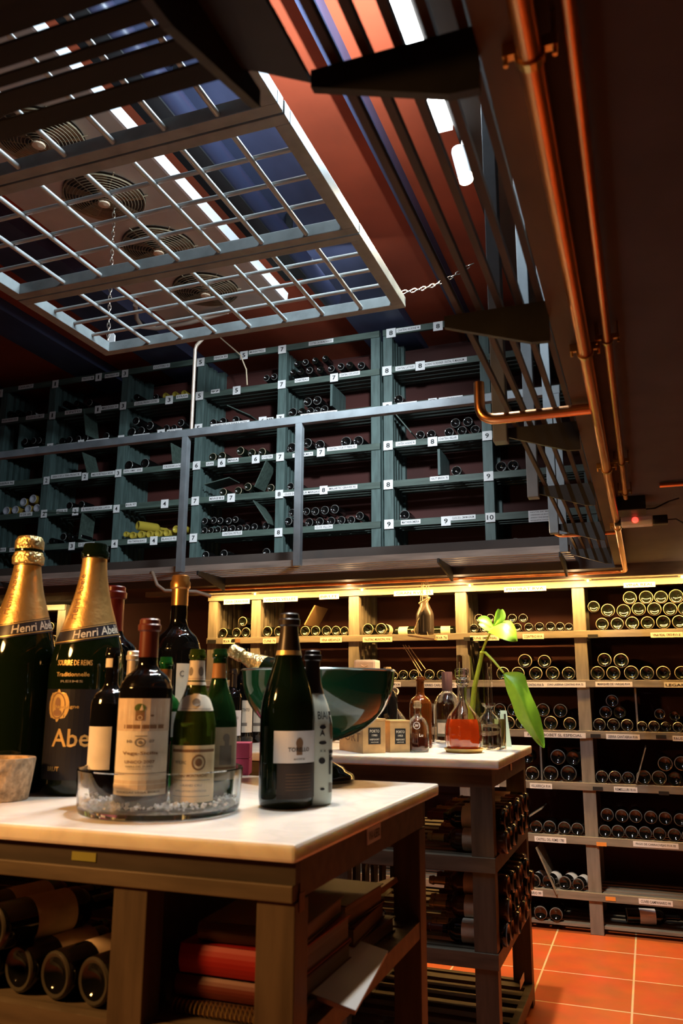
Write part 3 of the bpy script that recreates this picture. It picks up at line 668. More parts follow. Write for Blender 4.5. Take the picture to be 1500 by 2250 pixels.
across_bottle(952, 1386, 20, 'neck', 'bottle lying crosswise in top row, pale capsule pointing at the post', -1.5, zt=LZR[0])
across_bottle(1375, 2012, 32, 'whitec', 'lone bottle lying lengthwise on the floor slats beside the post', -1.4, Y=D1+0.12, zt=LBOT+0.012)

LW = [(520,1322,60,'CAVA GRAN RVA'),(616,1317,78,'VINYES VELLES'),(723,1311,43,'BRUT'),(908,1303,84,'GRAN RVA 75'),(1153,1294,86,'PRIORAT RVA'),(1404,1285,62,'VINA REAL'),
 (503,1409,28,'RVA 68'),(592,1408.5,30,'CUNE 70'),(727,1406,48,'VINA ARDANZA'),(829,1405,64,'FAUSTINO MUNICIPAL RVA'),(970,1401,25,'RVA 76'),(1064,1402,60,'CUNE IMPERIAL'),(1171,1398.5,43,'CONTINO RVA'),(1464,1395,62,'VINA REAL ORO RVA 81'),
 (872,1504,16,'RVA'),(965,1505.5,72,'SERRES CARLO MAGNO'),(1176,1504.5,38,'CONTINO RVA 76'),(1241,1504.5,82,'JOAO LASERNA CONTINO RVA 75'),(1348,1503.5,73,'MARQUES DE VARGAS RVA'),(1488,1505,52,'LEGARIS'),
 (1218,1615,124,'FERRER BOBET SL ESPECIAL'),(1368,1619,66,'SIERRA CANTABRIA RVA'),(1500,1623,40,'FAUSTINO'),(852,1713,58,'PAGO DE NEGRALADA 99'),(1090,1724,12,'RVA'),(1188,1727,45,'VILLARRICA RVA'),(1374,1735,46,'REMELLURI RVA'),
 (1208.5,1845,64,'CASTELL DEL REMEI 1780'),(1440,1857,88,'PAGO DE CARRAOVEJAS RVA 05'),(1164,1961,52,'CAMPANARIO 99'),(1440,1983,66,'CUVEE CAMPANARIO 99')]
for (px, py, wd, tx) in LW:
    flat_label(low, tx, px, py, wd, 11 if wd > 20 else 10, D1-0.012, paper=PAPERC if py < 1420 else PAPER)
for (px, py, m_) in ((1302, 1398, INK), (1029, 1404, INK), (518, 1378+30, INKB), (465, 1410, INK), (1321, 1855, ORANGE), (1341, 1975, ORANGE), (1308, 1617, INK), (1452, 1619, INK), (1313, 1733, INK), (1458, 1743, INK)):
    flat_label(low, '', px, py, 20, 8, D1-0.012, paper=m_, name='small_tag')
# warm bulbs on the header
for px in (560, 795, 1032, 1292, 1500):
    p = at_y(px, 1292 if px > 1200 else 1300, D1-0.055); x = p.x
    t = thing('strip_bulb', 'tiny warm bulb glowing under the header, %s from left' % ORD[(560, 795, 1032, 1292, 1500).index(px)], 'bulb', (x, D1-0.05, LTOP+0.005), 'header bulbs')
    MB().ball((x, D1-0.055, LTOP-0.008), 0.006, BULB, 8).build('glass_bulb', t, smooth=True)
    MB().box((x-0.02, D1-0.06, LTOP-0.001), (x+0.02, D1-0.02, LTOP+0.006), BRASS).build('lamp_base', t)
for x in (-1.79, -1.05, -0.36, 0.36): lamp('header_bulb_light', 'POINT', (x, D1-0.10, LTOP-0.022), 1.3, (1.0, 0.66, 0.34), size=0.008)
lamp('header_strip_light', 'AREA', (-1.25, D1-0.13, LTOP+0.0), 74, (1.0, 0.53, 0.14), (-1.25, D1-0.13+0.17, LTOP-0.985), 3.2, 0.02)

# smaller rack further back on the left
D3 = 5.6
r2 = thing('wine_rack', 'short lit piece of low rack behind the two tall champagne bottles', 'wine rack', (-4.9, D3, 0))
for x in (-5.75, -5.17, -4.56):
    MB().box((x-0.04, D3, 0), (x+0.04, D3+0.05, CH+0.71), GREY_V).build('post', r2)
for z in (CH+0.71, CH+0.388, CH+0.07, CH-0.27):
    b = MB(); b.box((-5.8, D3-0.01, z-0.045), (-4.525, D3+0.02, z), GREY_H); b.box((-5.8, D3+0.02, z-0.02), (-4.525, D3+0.33, z-0.002), GREY_H); b.build('shelf', r2)
lay_bottles([(109, 1377, 20, Dd), (115, 1398, 19, Dd), (90, 1399, 19, Dd)], D3, CH+0.388, 'upper', 'only', 'rack behind champagne', 'bottles in the far low rack')
lamp('far_rack_light', 'AREA', (-4.9, D3-0.12, CH+0.70), 9, (1.0, 0.6, 0.2), (-4.9, D3, 1.8), 1.2, 0.03)

# ------------------------------------------------------------------ green racks upstairs
D2 = 6.2; UD = 0.42
UZ = [CH+v for v in (3.010, 2.665, 2.332, 2.003, 1.670, 1.338)]      # label line of each rail
UB = CH+0.93
upl = thing('wine_rack', 'wide green wine rack upstairs with number tags one to eight', 'wine rack', (-4, D2, CH+0.86))
upr = thing('wine_rack', 'green wine rack upstairs numbered eight to ten, partly behind the walkway', 'wine rack', (-1, D2, CH+0.86))
UXL = [at_y(x, 1000, D2).x for x in (-150, -3, 104, 265, 434, 616, 825)]
UXR = [at_y(x, 1000, D2).x for x in (853, 1071, 1292)]
for rack, xs in ((upl, UXL), (upr, UXR)):
    for x in xs:
        MB().box((x-0.040, D2, CH+0.86), (x+0.040, D2+0.05, UZ[0]+0.03), GREEN_V).build('post', rack, bevel=0.003)
        MB().box((x-0.040, D2+UD-0.05, CH+0.86), (x+0.040, D2+UD, UZ[0]+0.03), GREEN_V).build('post', rack)
        b = MB()
        for k in range(4): b.box((x-0.016, D2+0.07+k*0.08, CH+0.9), (x+0.016, D2+0.115+k*0.08, UZ[0]), GREEN_V)
        b.build('side_slats', rack)
    for i, z in enumerate(UZ + [UB]):
        b = MB(); b.box((xs[0]-0.04, D2-0.010, z-0.028), (xs[-1]+0.04, D2+0.014, z+0.028), GREEN_H)
        if i > 0:
            for k in range(5): b.box((xs[0], D2+0.02+k*0.082, z+0.008), (xs[-1], D2+0.062+k*0.082, z+0.026), GREEN_H)
        b.build('shelf', rack, bevel=0.002)
    MB().box((xs[0], D2+UD, CH+0.88), (xs[-1], D2+UD+0.01, UZ[0]), REDW).build('back_board', rack)
GU = 'bottles lying in the green upstairs racks'
UBAYL = ['edge', 'first', 'second', 'third', 'fourth', 'fifth']; UBAYR = ['first', 'second']
def up_cell(row, bay, items, right=False):
    xs = UXR if right else UXL
    zt = (UZ[row+1] if row < 5 else UB) + 0.027
    lay_bottles(items, D2, zt, ROW[row], (UBAYR if right else UBAYL)[bay], 'right green rack' if right else 'wide green rack', GU, xs[bay]+0.04, xs[bay+1]-0.04)
A_ = lambda s: cv(s, 3.571, 0, 700)
B_ = lambda s: cv(s, 3.409, 400, 700)
C_ = lambda s: cv(s, 3.409, 400, 950)
D_ = lambda s: cv(s, 3.191, 800, 680)
E_ = lambda s: cv(s, 3.191, 800, 920)
F_ = lambda s: cv(s, 3.571, 0, 980)
up_cell(0, 1, A_([(70,745,50,Kk),(130,735,50,Kk),(225,730,55,'whitec')]))
up_cell(0, 2, A_([(505,665,52,Kk),(590,660,50,Kk),(695,655,55,Cc)]))
up_cell(0, 3, A_([(1060,610,52,Kk),(1215,600,50,Cc),(1290,590,50,'yellow'),(1365,580,50,'yellow'),(1435,570,50,'yellow')]))
up_cell(0, 4, B_([(625,440,50,Cc),(682,430,52,Cc)]))
up_cell(0, 5, B_([(825,400,52,Kk),(885,395,52,Kk),(950,385,55,Cc),(1030,380,55,Kk),(1110,370,55,Cc),(1185,355,55,Cc),(1250,345,58,Kk),(1335,345,60,Cc),(855,335,52,Kk),(920,325,52,Cc),(990,310,52,Kk),(1065,295,52,Kk)]))
up_cell(1, 1, A_([(190,960,52,Cc),(255,955,52,Cc),(310,955,50,Cc),(360,955,46,Cc)]))
up_cell(1, 2, A_([(480,940,58,Kk),(540,930,58,Cc),(605,925,58,Cc),(665,920,58,Cc),(825,900,58,Cc)]))
up_cell(1, 3, A_([(1030,865,70,Cc),(1100,858,70,Cc),(1168,835,70,Cc),(1062,800,65,Cc),(1240,850,55,Kk),(1300,845,60,Cc),(1358,835,55,Cc),(1414,815,60,Cc)]))
up_cell(1, 4, B_([(227,755,60,Cc),(303,750,60,Cc),(395,735,62,Cc)]))
up_cell(1, 5, B_([(825,690,70,Cc),(893,688,62,Kk),(955,680,60,Cc),(1012,675,56,Cc),(1060,665,60,Cc),(935,620,68,Cc),(1008,610,68,Cc)]))
up_cell(2, 3, A_([(1007,1130,75,Cc),(1130,1130,80,Cc)]))
up_cell(2, 4, C_([(222,160,65,Dd),(293,155,65,Dd),(430,135,65,Dd),(517,130,65,Dd),(592,125,65,Dd)]))
up_cell(2, 5, C_([(818,85,80,Cc),(930,75,75,Cc),(1025,68,80,Cc),(1222,50,85,Cc),(1315,40,80,Cc)]))
up_cell(3, 1, F_([(40,492,68,'pale'),(113,487,68,'pale'),(213,482,66,'pale'),(283,475,66,'pale'),(173,437,68,'pale'),(252,413,70,'pale')]))
up_cell(3, 2, F_([(540,445,60,Cc),(635,440,60,Cc)]))
up_cell(3, 4, C_([(300,425,62,Dd),(415,415,62,Dd),(487,405,62,Dd),(660,395,60,Dd)]))
up_cell(3, 5, C_([(808,388,58,Cc),(868,388,55,Cc)]))
up_cell(4, 2, F_([(400,725,55,Kk),(490,710,60,Cc),(548,715,50,Kk),(610,705,60,Cc)]))
up_cell(4, 3, F_([(980,690,45,'yellow'),(1035,690,58,'yellow'),(1100,685,62,'yellow'),(1165,675,58,'yellow'),(1232,665,62,'yellow'),(1300,660,62,'yellow'),(1370,650,62,'yellow'),(1430,645,55,'yellow'),(1075,622,75,'yellow',-0.5)]))
up_cell(4, 4, C_([(160,720,52,Cc),(212,715,48,Cc),(262,710,52,Cc),(315,710,52,Cc),(370,710,55,Cc),(428,705,50,Cc),(480,700,50,Cc),(537,692,55,Cc),(620,685,58,Cc),(160,660,52,Cc),(280,660,52,Cc),(340,660,52,Cc),(392,650,50,Cc),(228,655,52,Cc)]))
up_cell(4, 5, C_([(790,662,62,Cc),(855,660,60,Cc),(945,652,66,Cc),(1027,650,65,Cc),(1110,645,65,Cc),(1187,637,65,Cc),(1260,630,62,Cc),(1325,622,62,Cc),(818,600,60,Cc),(925,590,58,Cc),(990,588,64,Cc),(1062,580,66,Cc),(1137,572,68,Cc)]))
up_cell(5, 1, F_([(40,985,58,Kk),(110,980,60,Cc),(110,940,55,Kk)]))
up_cell(5, 2, F_([(430,975,60,'whitec',-0.35),(540,970,62,'whitec',-0.4),(650,965,58,Kk)]))
up_cell(5, 3, F_([(950,940,60,Cc),(1035,940,60,Cc),(1125,930,60,Cc)]))
up_cell(5, 4, C_([(140,975,60,Cc),(205,965,60,Cc),(268,965,60,Cc),(357,960,60,Cc),(430,957,60,Cc),(507,952,60,Cc),(575,950,60,Cc),(645,945,60,Cc),(172,918,60,Cc),(308,908,62,Cc),(625,900,64,Cc)]))
up_cell(5, 5, C_([(815,935,60,Cc),(925,935,60,Cc),(1030,930,60,Cc),(1335,905,62,Cc)]))
up_cell(1, 0, D_([(237,615,70,Cc)]), True)
up_cell(2, 0, E_([(390,98,65,Cc),(465,92,65,Cc),(590,80,68,Cc),(682,75,68,Cc),(775,60,66,Cc),(635,25,68,Cc),(722,15,68,Cc)]), True)
up_cell(3, 0, E_([(643,352,72,Cc)]), True)
up_cell(3, 1, E_([(957,318,76,Cc),(1040,315,78,Cc)]), True)
up_cell(4, 0, E_([(280,660,72,Cc)]), True)
up_cell(5, 1, E_([(975,880,65,Cc),(1058,868,70,Cc),(1145,870,70,Cc),(1232,860,72,Cc),(1375,870,68,Cc)]), True)
# leaning boards and dividers inside the bays
for rack, pts in ((upl, (((597, 1014), (570, 1075)), ((567, 1105), (600, 1155)), ((110*1, 1130), (190, 1130)), ((197, 905), (203, 962)), ((388, 980), (392, 1024)), ((195, 1000), (206, 1045)), ((195, 1130), (187, 1188)), ((510, 898), (560, 920)), ((460, 1070), (515, 1055)))), (upr, (((873, 914), (910, 958)),))):
    for (p, q) in pts:
        a = at_y(*p, D2+0.08); c = at_y(*q, D2+0.08); b = MB(); b.bar(a, c, 0.2, 0.008, GREEN_H); b.build('leaning_board', rack)
for rack, (px, p0, p1) in ((upr, (962, 985, 1042)), (upl, (726, 842, 890)), (upl, (42, 930, 985))):
    a = at_y(px, p0, D2); c = at_y(px, p1, D2); MB().box((a.x-0.01, D2+0.02, c.z), (a.x+0.01, D2+0.36, a.z), GREEN_V).build('divider', rack)
NUM_L = [(0,865,'1'),(122,844,'1'),(217,829,'1'),(275,821,'3'),(441,796,'5'),(536,781,'5'),(620,768,'7'),(115.5,913,'1'),(215.5,900,'1'),(270.5,892,'3'),(372,879,'3'),(438.5,870,'5'),(520,858,'5'),(619,845,'7'),(734,830,'7'),
 (110,983,'1'),(178,975,'2'),(266,965,'3'),(354,953,'3'),(436,941,'5'),(577,925,'6'),(616,920,'7'),(102.5,1056,'2'),(187,1047,'2'),(260,1040,'3'),(432,1023,'6'),(487,1017,'6'),(562,1009,'6'),(615.5,1004,'7'),(705,994,'7'),
 (97,1129,'2'),(166,1124,'2'),(256,1118,'4'),(362,1107,'4'),(429,1101,'7'),(508,1094,'7'),(613.5,1086,'8'),(711,1077,'8'),(91,1205,'2'),(158,1200,'3'),(252,1195,'4'),(338,1188,'4'),(425,1182,'7'),(612,1170,'8')]
NUM_R = [(859,732,'8'),(962,717,'8'),(850,815,'8'),(923,804,'8'),(851,894,'8'),(852.5,979,'8'),(950,970.5,'8'),(1070,957.5,'9'),(853,1065,'8'),(1073,1046.5,'9'),(854.5,1152,'9'),(979.5,1145,'9'),(1077,1137,'10')]
for rack, L in ((upl, NUM_L), (upr, NUM_R)):
    for (px, py, tx) in L:
        flat_label(rack, tx, px, py, 15 if px < 330 else (17.5 if px < 800 else 20), 17.5 if px < 330 else (19 if px < 800 else 21), D2-0.010, name='number_label', fw=0.40 if len(tx) == 1 and tx != '1' else (0.22 if tx == '1' else 0.7), fh=0.52, yoff=0.002)
NAM_L = [(57,850,38,'CAVA BRUT'),(193,832,30,'TINTO 98'),(246,825,35,'PRIORAT 99'),(355,805,40,'COSTERS 01'),(485,785,32,'FINCA 95'),(565,772,38,'MONASTRELL'),(705,752,55,'COTES DE BORDEAUX'),
 (22,923,42,'RIOJA GRAN RVA'),(77,916,46,'CELLER DE L OM 97'),(161,905,42,'TINTO'),(241,895,42,'MAS DOIX 01'),(322,884,60,'CLOS DEL PRIORAT COSTERS'),(400,871,28,'SYRAH'),(473,860,20,'97'),(663,835,32,'CHATEAU'),(768,822,45,'CHATEAU COS LATOUR'),
 (69,987,38,'GRAN CLOS'),(146,979,52,'LA ERMITA DEL PRIORAT'),(214,969,56,'CLOS MOGADOR 94 MAS'),(310,958,40,'FINCA LLUR'),(383,947,36,'MAS 2001'),(505,932,90,'VINYES DE LA TERRA ALTA'),(590,922,22,'98'),(700,910,82,'CHATEAU LEOVILLE BARTON 90'),
 (14,1062,40,'RIBERA 96'),(145,1045,76,'GRAN VI DE LA TERRA PRIORAT 98'),(226,1041,58,'MAS VI DE TAULA NEGRE'),(292,1034,46,'NOU AMIC 2000'),(381,1024,50,'P BODEGAS LA NAU'),(461,1019,18,'GRAN'),(512,1011,25,'MASIA'),(587,1004,25,'COSTER'),(665,999,46,'CHATEAU PALMER 99'),(751,984,66,'CHATEAU TOUR ST PIERRE 90'),
 (57,1130,32,'VI DE GEL'),(136,1123,27,'PRIOR 98'),(212,1117,76,'EL NEGRE DE LA CASA LLARGA'),(288,1109,26,'RVA 97'),(476,1095,35,'MINAGE 88 B'),(665,1083,92,'CLOS DE LA TOUR MARGAUX'),(752,1072,66,'MALARTIC GRAVES 90'),
 (7,1208,14,'RVA'),(32,1208,26,'L ART 99'),(190,1196,40,'D O RIBERA'),(301,1189,46,'VINA TONDONIA BLANCO'),(371,1184,36,'BLANCO 95'),(510,1172,46,'CHATEAU PETRUS'),(711,1158,40,'CLOS VILLON')]
NAM_R = [(897,723,52,'CHATEAU AUSONE 94'),(890,808,42,'CHATEAU LATOUR'),(975,796,96,'LAURENT ROEDERER CRISTAL 75 MAGNUM'),(894,888,42,'CHATEAU FIGEAC'),(950,880,18,'9'),(990,876,50,'HAUT BRION'),(891,974,43,'CHATEAU AUSONE 94'),(984,963,42,'CHATEAU BELAIR'),(965,1051,40,'HAUT BRION 78'),(902,1147,42,'MATARROMERA'),(1017,1137,52,'CLOS DE L OM MAGNUM')]
for rack, L in ((upl, NAM_L), (upr, NAM_R)):
    for (px, py, wd, tx) in L: flat_label(rack, tx, px, py, wd, 9 if px < 830 else 10, D2-0.010)
flat_label(upr, '', 1195, 1133, 64, 26, D2-0.010, lines=['NOTA DE SERVICIO', 'ORDENAR LAS BOTELLAS POR', 'ANADA Y POR BODEGA CON LA', 'ETIQUETA HACIA ARRIBA'], name='notice')

# ------------------------------------------------------------------ near marble table
TZ = 1.068
NX1 = -0.534; NY0, NY1 = 1.245, 2.195; NX0 = -2.1
tb = thing('marble_table', 'near table with a white marble top and shelves of books and bottles', 'table', (-1.2, 1.7, 0))
MB().box((NX0, NY0, TZ-0.029), (NX1, NY1, TZ), MARBLE).build('marble_top', tb, bevel=0.006)
ax0, ax1, ay0, ay1 = NX0+0.05, NX1-0.004, NY0+0.012, 2.06
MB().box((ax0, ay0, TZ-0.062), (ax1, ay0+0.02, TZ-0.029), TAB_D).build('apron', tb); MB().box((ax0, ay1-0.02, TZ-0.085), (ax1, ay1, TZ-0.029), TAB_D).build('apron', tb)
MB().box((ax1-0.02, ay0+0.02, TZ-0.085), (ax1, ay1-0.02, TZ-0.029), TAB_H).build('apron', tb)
MB().box((ax0, ay0-0.006, TZ-0.088), (ax1-0.002, ay0+0.02, TZ-0.0625), TAB_H).build('front_rail', tb, bevel=0.002)
legx = [ax1-0.033, -0.838, -1.25, -1.65, ax0+0.03]
for x in legx:
    for (y0, y1) in ((ay0, ay0+0.055), (ay1-0.055, ay1)):
        MB().box((x-0.033, y0, 0), (x+0.033, y1, TZ-0.088), TAB_V).build('leg', tb, bevel=0.002)
NS = TZ-0.293                               # shelf of the near table
b = MB()
b.box((ax0, ay0+0.004, NS-0.035), (ax1-0.02, ay0+0.03, NS-0.001), TAB_H); b.box((ax1-0.026, ay0, NS-0.035), (ax1-0.002, ay1, NS+0.002), TAB_H)
for k in range(8): b.box((ax0, ay0+0.035+k*0.096, NS-0.016), (ax1-0.026, ay0+0.115+k*0.096, NS-0.001), TAB_H)
b.build('shelf', tb)
b = MB()
for k in range(8): b.box((ax0, ay0+0.035+k*0.096, 0.20), (ax1-0.026, ay0+0.115+k*0.096, 0.215), TAB_H)
b.build('shelf', tb)
MB().box((-0.848, ay0+0.056, 0.216), (-0.828, ay1-0.056, TZ-0.09), TAB_D).build('shade_divider', tb)  # board added to keep the space under the marble dark
MB().box((ax0, ay1-0.052, 0.216), (-0.85, ay1-0.04, TZ-0.09), TAB_D).build('shade_panel', tb)  # added dark board hiding the bright floor behind the lying bottles
p = at_x(820, 1832, ax1); side_label(tb, 'VINA ALBERDI', p, 0.085, 0.030, ax1)
p = at_x(660, 1980, ax1); b = MB(); b.box((ax1, p.y-0.006, p.z-0.016), (ax1+0.001, p.y+0.016, p.z+0.012), INKB); b.build('small_tag', tb)
p = at_y(185, 1882, ay0); b = MB(); b.box((p.x-0.025, ay0-0.0015, p.z-0.007), (p.x+0.025, ay0, p.z+0.007), GREENTAG); b.build('small_tag', tb)

# ------------------------------------------------------------------ upright bottles
def stand_bottle(name, label, basepx, toppx, Rpx, kind, glass, zb, cap=None, capz=0.70, labels=(), group=None, lip=True, cat='wine bottle', wire=False, band=None, minr=None):
    c = at_z(basepx[0], basepx[1], zb); k = depth(c)/FPX; R = Rpx*k
    H = at_y(toppx[0], toppx[1], c.y).z - zb
    t = thing(name, label, cat, c, group)
    prof = bottle_profile(kind, R, H)
    MB().lathe(prof, glass, (c.x, c.y, zb), 40).build('glass_body', t, smooth=True, angle=50)
    n = SHAPES[kind][-1][0]*R
    if cap:
        zc = capz*H; pr = [(radius_at(prof, zc+(0.93*H-zc)*i/10)*1.0+0.0007, zc+(0.93*H-zc)*i/10) for i in range(11)]
        pr += [(n*1.22+0.0007, 0.938*H), (n*1.24+0.0007, 0.966*H), (n*1.09+0.0007, 0.974*H), (n*1.08+0.0007, 0.995*H), (n*0.98, 1.002*H), (0, 1.003*H)]
        MB().lathe(pr, cap, (c.x, c.y, zb), 32).build('capsule', t, smooth=True)
    th = math.atan2(-c.y, -c.x)
    for L in labels: bottle_label(t, prof, c, zb, H, R, th, **L)
    return t, c, R, H, prof, th
def bottle_label(t, prof, c, zb, H, R, th, z0, z1, a0, a1, paper=PAPERC, inks=(), name='paper_label', shape=None, slant=0.0):
    """patch on the glass between angles a0..a1 (degrees from facing the lens) and heights z0..z1 (fractions)"""
    b = MB(); nu, nv = 20, 8; d = 0.0006
    def P(u, v, off):
        a = th+math.radians(a0+(a1-a0)*u); z = H*(z0+(z1-z0)*v) + slant*H*(u-0.5)
        r = radius_at(prof, z)+off
        return (c.x+r*math.cos(a), c.y+r*math.sin(a), zb+z)
    vs = []; fs = []
    for j in range(nv+1):
        for i in range(nu+1):
            u, v = i/nu, j/nv
            if shape == 'oval':
                q = math.sqrt(max(0, 1-(2*v-1)**2)); u = 0.5+(u-0.5)*q
            elif shape == 'arch' and v > 0.5:
                q = math.sqrt(max(0.02, 1-((v-0.5)/0.5)**2)); u = 0.5+(u-0.5)*q
            vs.append(P(u, v, d))
    for j in range(nv):
        for i in range(nu): fs.append((j*(nu+1)+i, j*(nu+1)+i+1, (j+1)*(nu+1)+i+1, (j+1)*(nu+1)+i))
    if paper is not None: b.add(vs, fs, paper)
    for I in inks:                           # ('t', text, u, v, width in u, height in v, ink) or ('r', u0, v0, u1, v1, ink)
        if I[0] == 't':
            _, tx, u, v, wu, hv, m_ = I
            put_text(b, tx, wu, hv, lambda x, y, u=u, v=v: P(u+x, v+y, d*2.8), m_)
        elif I[0] == 'r':
            _, u0, v0, u1, v1, m_ = I; n = 8
            vs2 = [P(u0+(u1-u0)*i/n, v_, d*2) for v_ in (v0, v1) for i in range(n+1)]
            b.add(vs2, [(i, i+1, n+2+i, n+1+i) for i in range(n)], m_)
        elif I[0] == 'e':
            _, u, v, ru, rv, m_ = I; n = 24
            b.add([P(u+ru*math.cos(2*math.pi*i/n), v+rv*math.sin(2*math.pi*i/n), d*2.2) for i in range(n)], [tuple(range(n))], m_)
        elif I[0] == 'o':
            _, u, v, ru, rv, wd, m_ = I; n = 32
            vs2 = [P(u+ru*s_*math.cos(2*math.pi*i/n), v+rv*s_*math.sin(2*math.pi*i/n), d*2.2) for s_ in (1, 1-wd) for i in range(n)]
            b.add(vs2, [(i, (i+1) % n, n+(i+1) % n, n+i) for i in range(n)], m_)
    return b.build(name, t)

def big_champagne(label, base, top, R, cork, second):
    t, c, R_, H, prof, th = stand_bottle('champagne_bottle', label, base, top, R, 'champagne', DEEPG, TZ)
    zb = TZ; n = 0.325*R_
    # gold foil over the neck, slanting at its lower edge
    b = MB(); seg = 40; rows = 12; vs = []
    ztop = 0.935*H if cork else 0.955*H
    def zlow(a): return (0.655 - 0.022*math.cos(a-th-math.radians(-75)))*H
    for j in range(rows+1):
        for i in range(seg):
            a = 2*math.pi*i/seg; z = zlow(a)+(ztop-zlow(a))*j/rows; r = radius_at(prof, min(z, 0.93*H))+0.0012
            vs.append((c.x+r*math.cos(a), c.y+r*math.sin(a), zb+z))
    b.add(vs, [(j*seg+i, j*seg+(i+1) % seg, (j+1)*seg+(i+1) % seg, (j+1)*seg+i) for j in range(rows) for i in range(seg)], GOLD)
    fo = b.build('gold_foil', t, smooth=True)
    if cork:
        b = MB(); b.lathe([(n*1.02, .885*H), (n*1.32, .892*H), (n*1.36, .915*H), (n*1.2, .935*H), (n*1.12, .942*H), (n*1.22, .955*H), (n*1.22, .985*H), (n*1.0, 1.004*H), (n*0.4, 1.01*H), (0, 1.01*H)], GOLDC, (c.x, c.y, zb), 32)
        b.build('crinkled_cap', t, smooth=True)
        MB().tube([(c.x+n*1.09*math.cos(2*math.pi*k/24), c.y+n*1.09*math.sin(2*math.pi*k/24), zb+.884*H) for k in range(24)], 0.0016, INK, 6, closed=True).build('wire_ring', t)
    # neck band
    b = MB(); vs = []
    for j in range(4):
        for i in range(seg):
            a = 2*math.pi*i/seg; z = zlow(a)-0.058*H+0.06*H*j/3; r = radius_at(prof, z)+0.0009
            vs.append((c.x+r*math.cos(a), c.y+r*math.sin(a), zb+z))
    b.add(vs, [(j*seg+i, j*seg+(i+1) % seg, (j+1)*seg+(i+1) % seg, (j+1)*seg+i) for j in range(3) for i in range(seg)], BAND)
    def onband(u, v, off=0.0016, s=0.028):
        a = th+u; z = zlow(a)-s*H+v; r = radius_at(prof, z)+off; return (c.x+r*math.cos(a), c.y+r*math.sin(a), zb+z)
    rr = radius_at(prof, 0.63*H)
    put_text(b, 'Henri Abel\u00e9', 1.75, 0.034*H, lambda u, v: onband(u+(0.35 if second else 0.55), v), mat('pale_band_lettering', (0.62, 0.60, 0.52), 0.4))
    for s in (0.006, 0.052):
        vs2 = [onband(-1.6+3.2*i/30, dv, 0.0014, s) for dv in (0, 0.0016) for i in range(31)]
        b.add(vs2, [(i, i+1, 32+i, 31+i) for i in range(30)], INKGOLD)
    b.build('neck_band', t, smooth=True)
    # lettering running up the foil
    b = MB()
    def onfoil(u, v): a = th+math.radians(-46)+(-v)/n; z = 0.77*H+u; r = radius_at(prof, z)+0.0018; return (c.x+r*math.cos(a), c.y+r*math.sin(a), zb+z)
    put_text(b, 'Henri Abel\u00e9', 0.19*H, 0.034*H*0.6, onfoil, INKB); b.build('foil_lettering', fo)
    return t, c, R_, H, prof, th
t, c, R_, H_, pf, th = big_champagne('tallest champagne bottle with crinkled gold cap, behind the stone pot', (17, 1738), (68, 1183), 82, True, False)
t, c, R_, H_, pf, th = big_champagne('big opened champagne bottle with gold foil neck and medallion, beside the glass basin', (172, 1741), (215, 1196), 82, False, True)
bottle_label(t, pf, c, TZ, H_, R_, th, 0.06, 0.40, -75, 75, mat('black_label_paper', (0.012, 0.012, 0.018), 0.35), name='black_label', inks=[('t', 'Abel\u00e9', 0.46, 0.46, 0.55, 0.20, INKGOLD), ('t', 'Champagne', 0.30, 0.80, 0.30, 0.05, INKGOLD), ('t', 'BRUT', 0.22, 0.12, 0.14, 0.05, INKGOLD)])
bottle_label(t, pf, c, TZ, H_, R_, th, 0.275, 0.40, -62, -22, INKGOLD, name='medallion', shape='oval', inks=[('o', 0.5, 0.5, 0.34, 0.40, 0.1, INKB), ('e', 0.5, 0.55, 0.13, 0.2, INKB), ('e', 0.5, 0.28, 0.2, 0.1, INKB)])
bottle_label(t, pf, c, TZ, H_, R_, th, 0.43, 0.52, -50, 20, None, name='gold_lettering', inks=[('t', 'SOURIRE DE REIMS', 0.42, 0.80, 0.80, 0.24, INKGOLD), ('t', 'Traditionnelle', 0.40, 0.30, 0.75, 0.18, INKGOLD), ('t', 'REIMS', 0.40, 0.0, 0.5, 0.10, INKG)])
stand_bottle('wine_bottle', 'dark bottle with red capsule hidden behind the opened champagne bottle', (226, 1712), (240, 1290), 62, 'bordeaux', DKGLASS2, TZ, CAPRED, 0.76)
stand_bottle('wine_bottle', 'magnum red wine with copper gold capsule behind the basin', (376, 1708), (396, 1266), 53, 'bordeaux', DKGLASS2, TZ, CAPO, 0.845,
             [dict(z0=0.30, z1=0.55, a0=0, a1=85, inks=[('t', 'C', 0.15, 0.8, 0.12, 0.12, INKG)])])
# glass basin with beads and the bottles in it
bc = at_z(350, 1781, TZ); bk = depth(bc)/FPX; BR = 178*bk; BH = 93*bk
t = thing('glass_basin', 'wide clear glass basin holding wine bottles on glass beads', 'basin', bc)
MB().lathe([(0, 0), (BR*0.93, 0), (BR*0.965, 0.003), (BR*0.985, 0.012), (BR*1.01, BH-0.002), (BR*1.0, BH), (BR*0.985, BH-0.001), (BR*0.955, 0.018), (BR*0.94, 0.0125), (0, 0.0125)], CLEAR, bc, 72).build('glass_wall', t, smooth=True)
b = MB(); random.seed(3)
for i in range(420):
    a = random.random()*6.283; r = BR*0.93*math.sqrt(random.random()); s = 0.003+0.003*random.random()
    hgt = 0.014 + 0.012*(r/BR)**2*random.random() + s
    b.M = Matrix.Translation((bc.x+r*math.cos(a), bc.y+r*math.sin(a), TZ+hgt)) @ Matrix.Rotation(random.random()*3, 4, (random.random(), random.random(), 1))
    q = 1.0
    b.add([(s,0,0),(-s,0,0),(0,s,0),(0,-s,0),(0,0,s),(0,0,-s)], [(0,2,4),(2,1,4),(1,3,4),(3,0,4),(2,0,5),(1,2,5),(3,1,5),(0,3,5)], ICE)
o = b.build('glass_beads'); tag(o, 'loose clear glass beads covering the basin floor', 'beads', kind='stuff')
BZ = TZ+0.0135
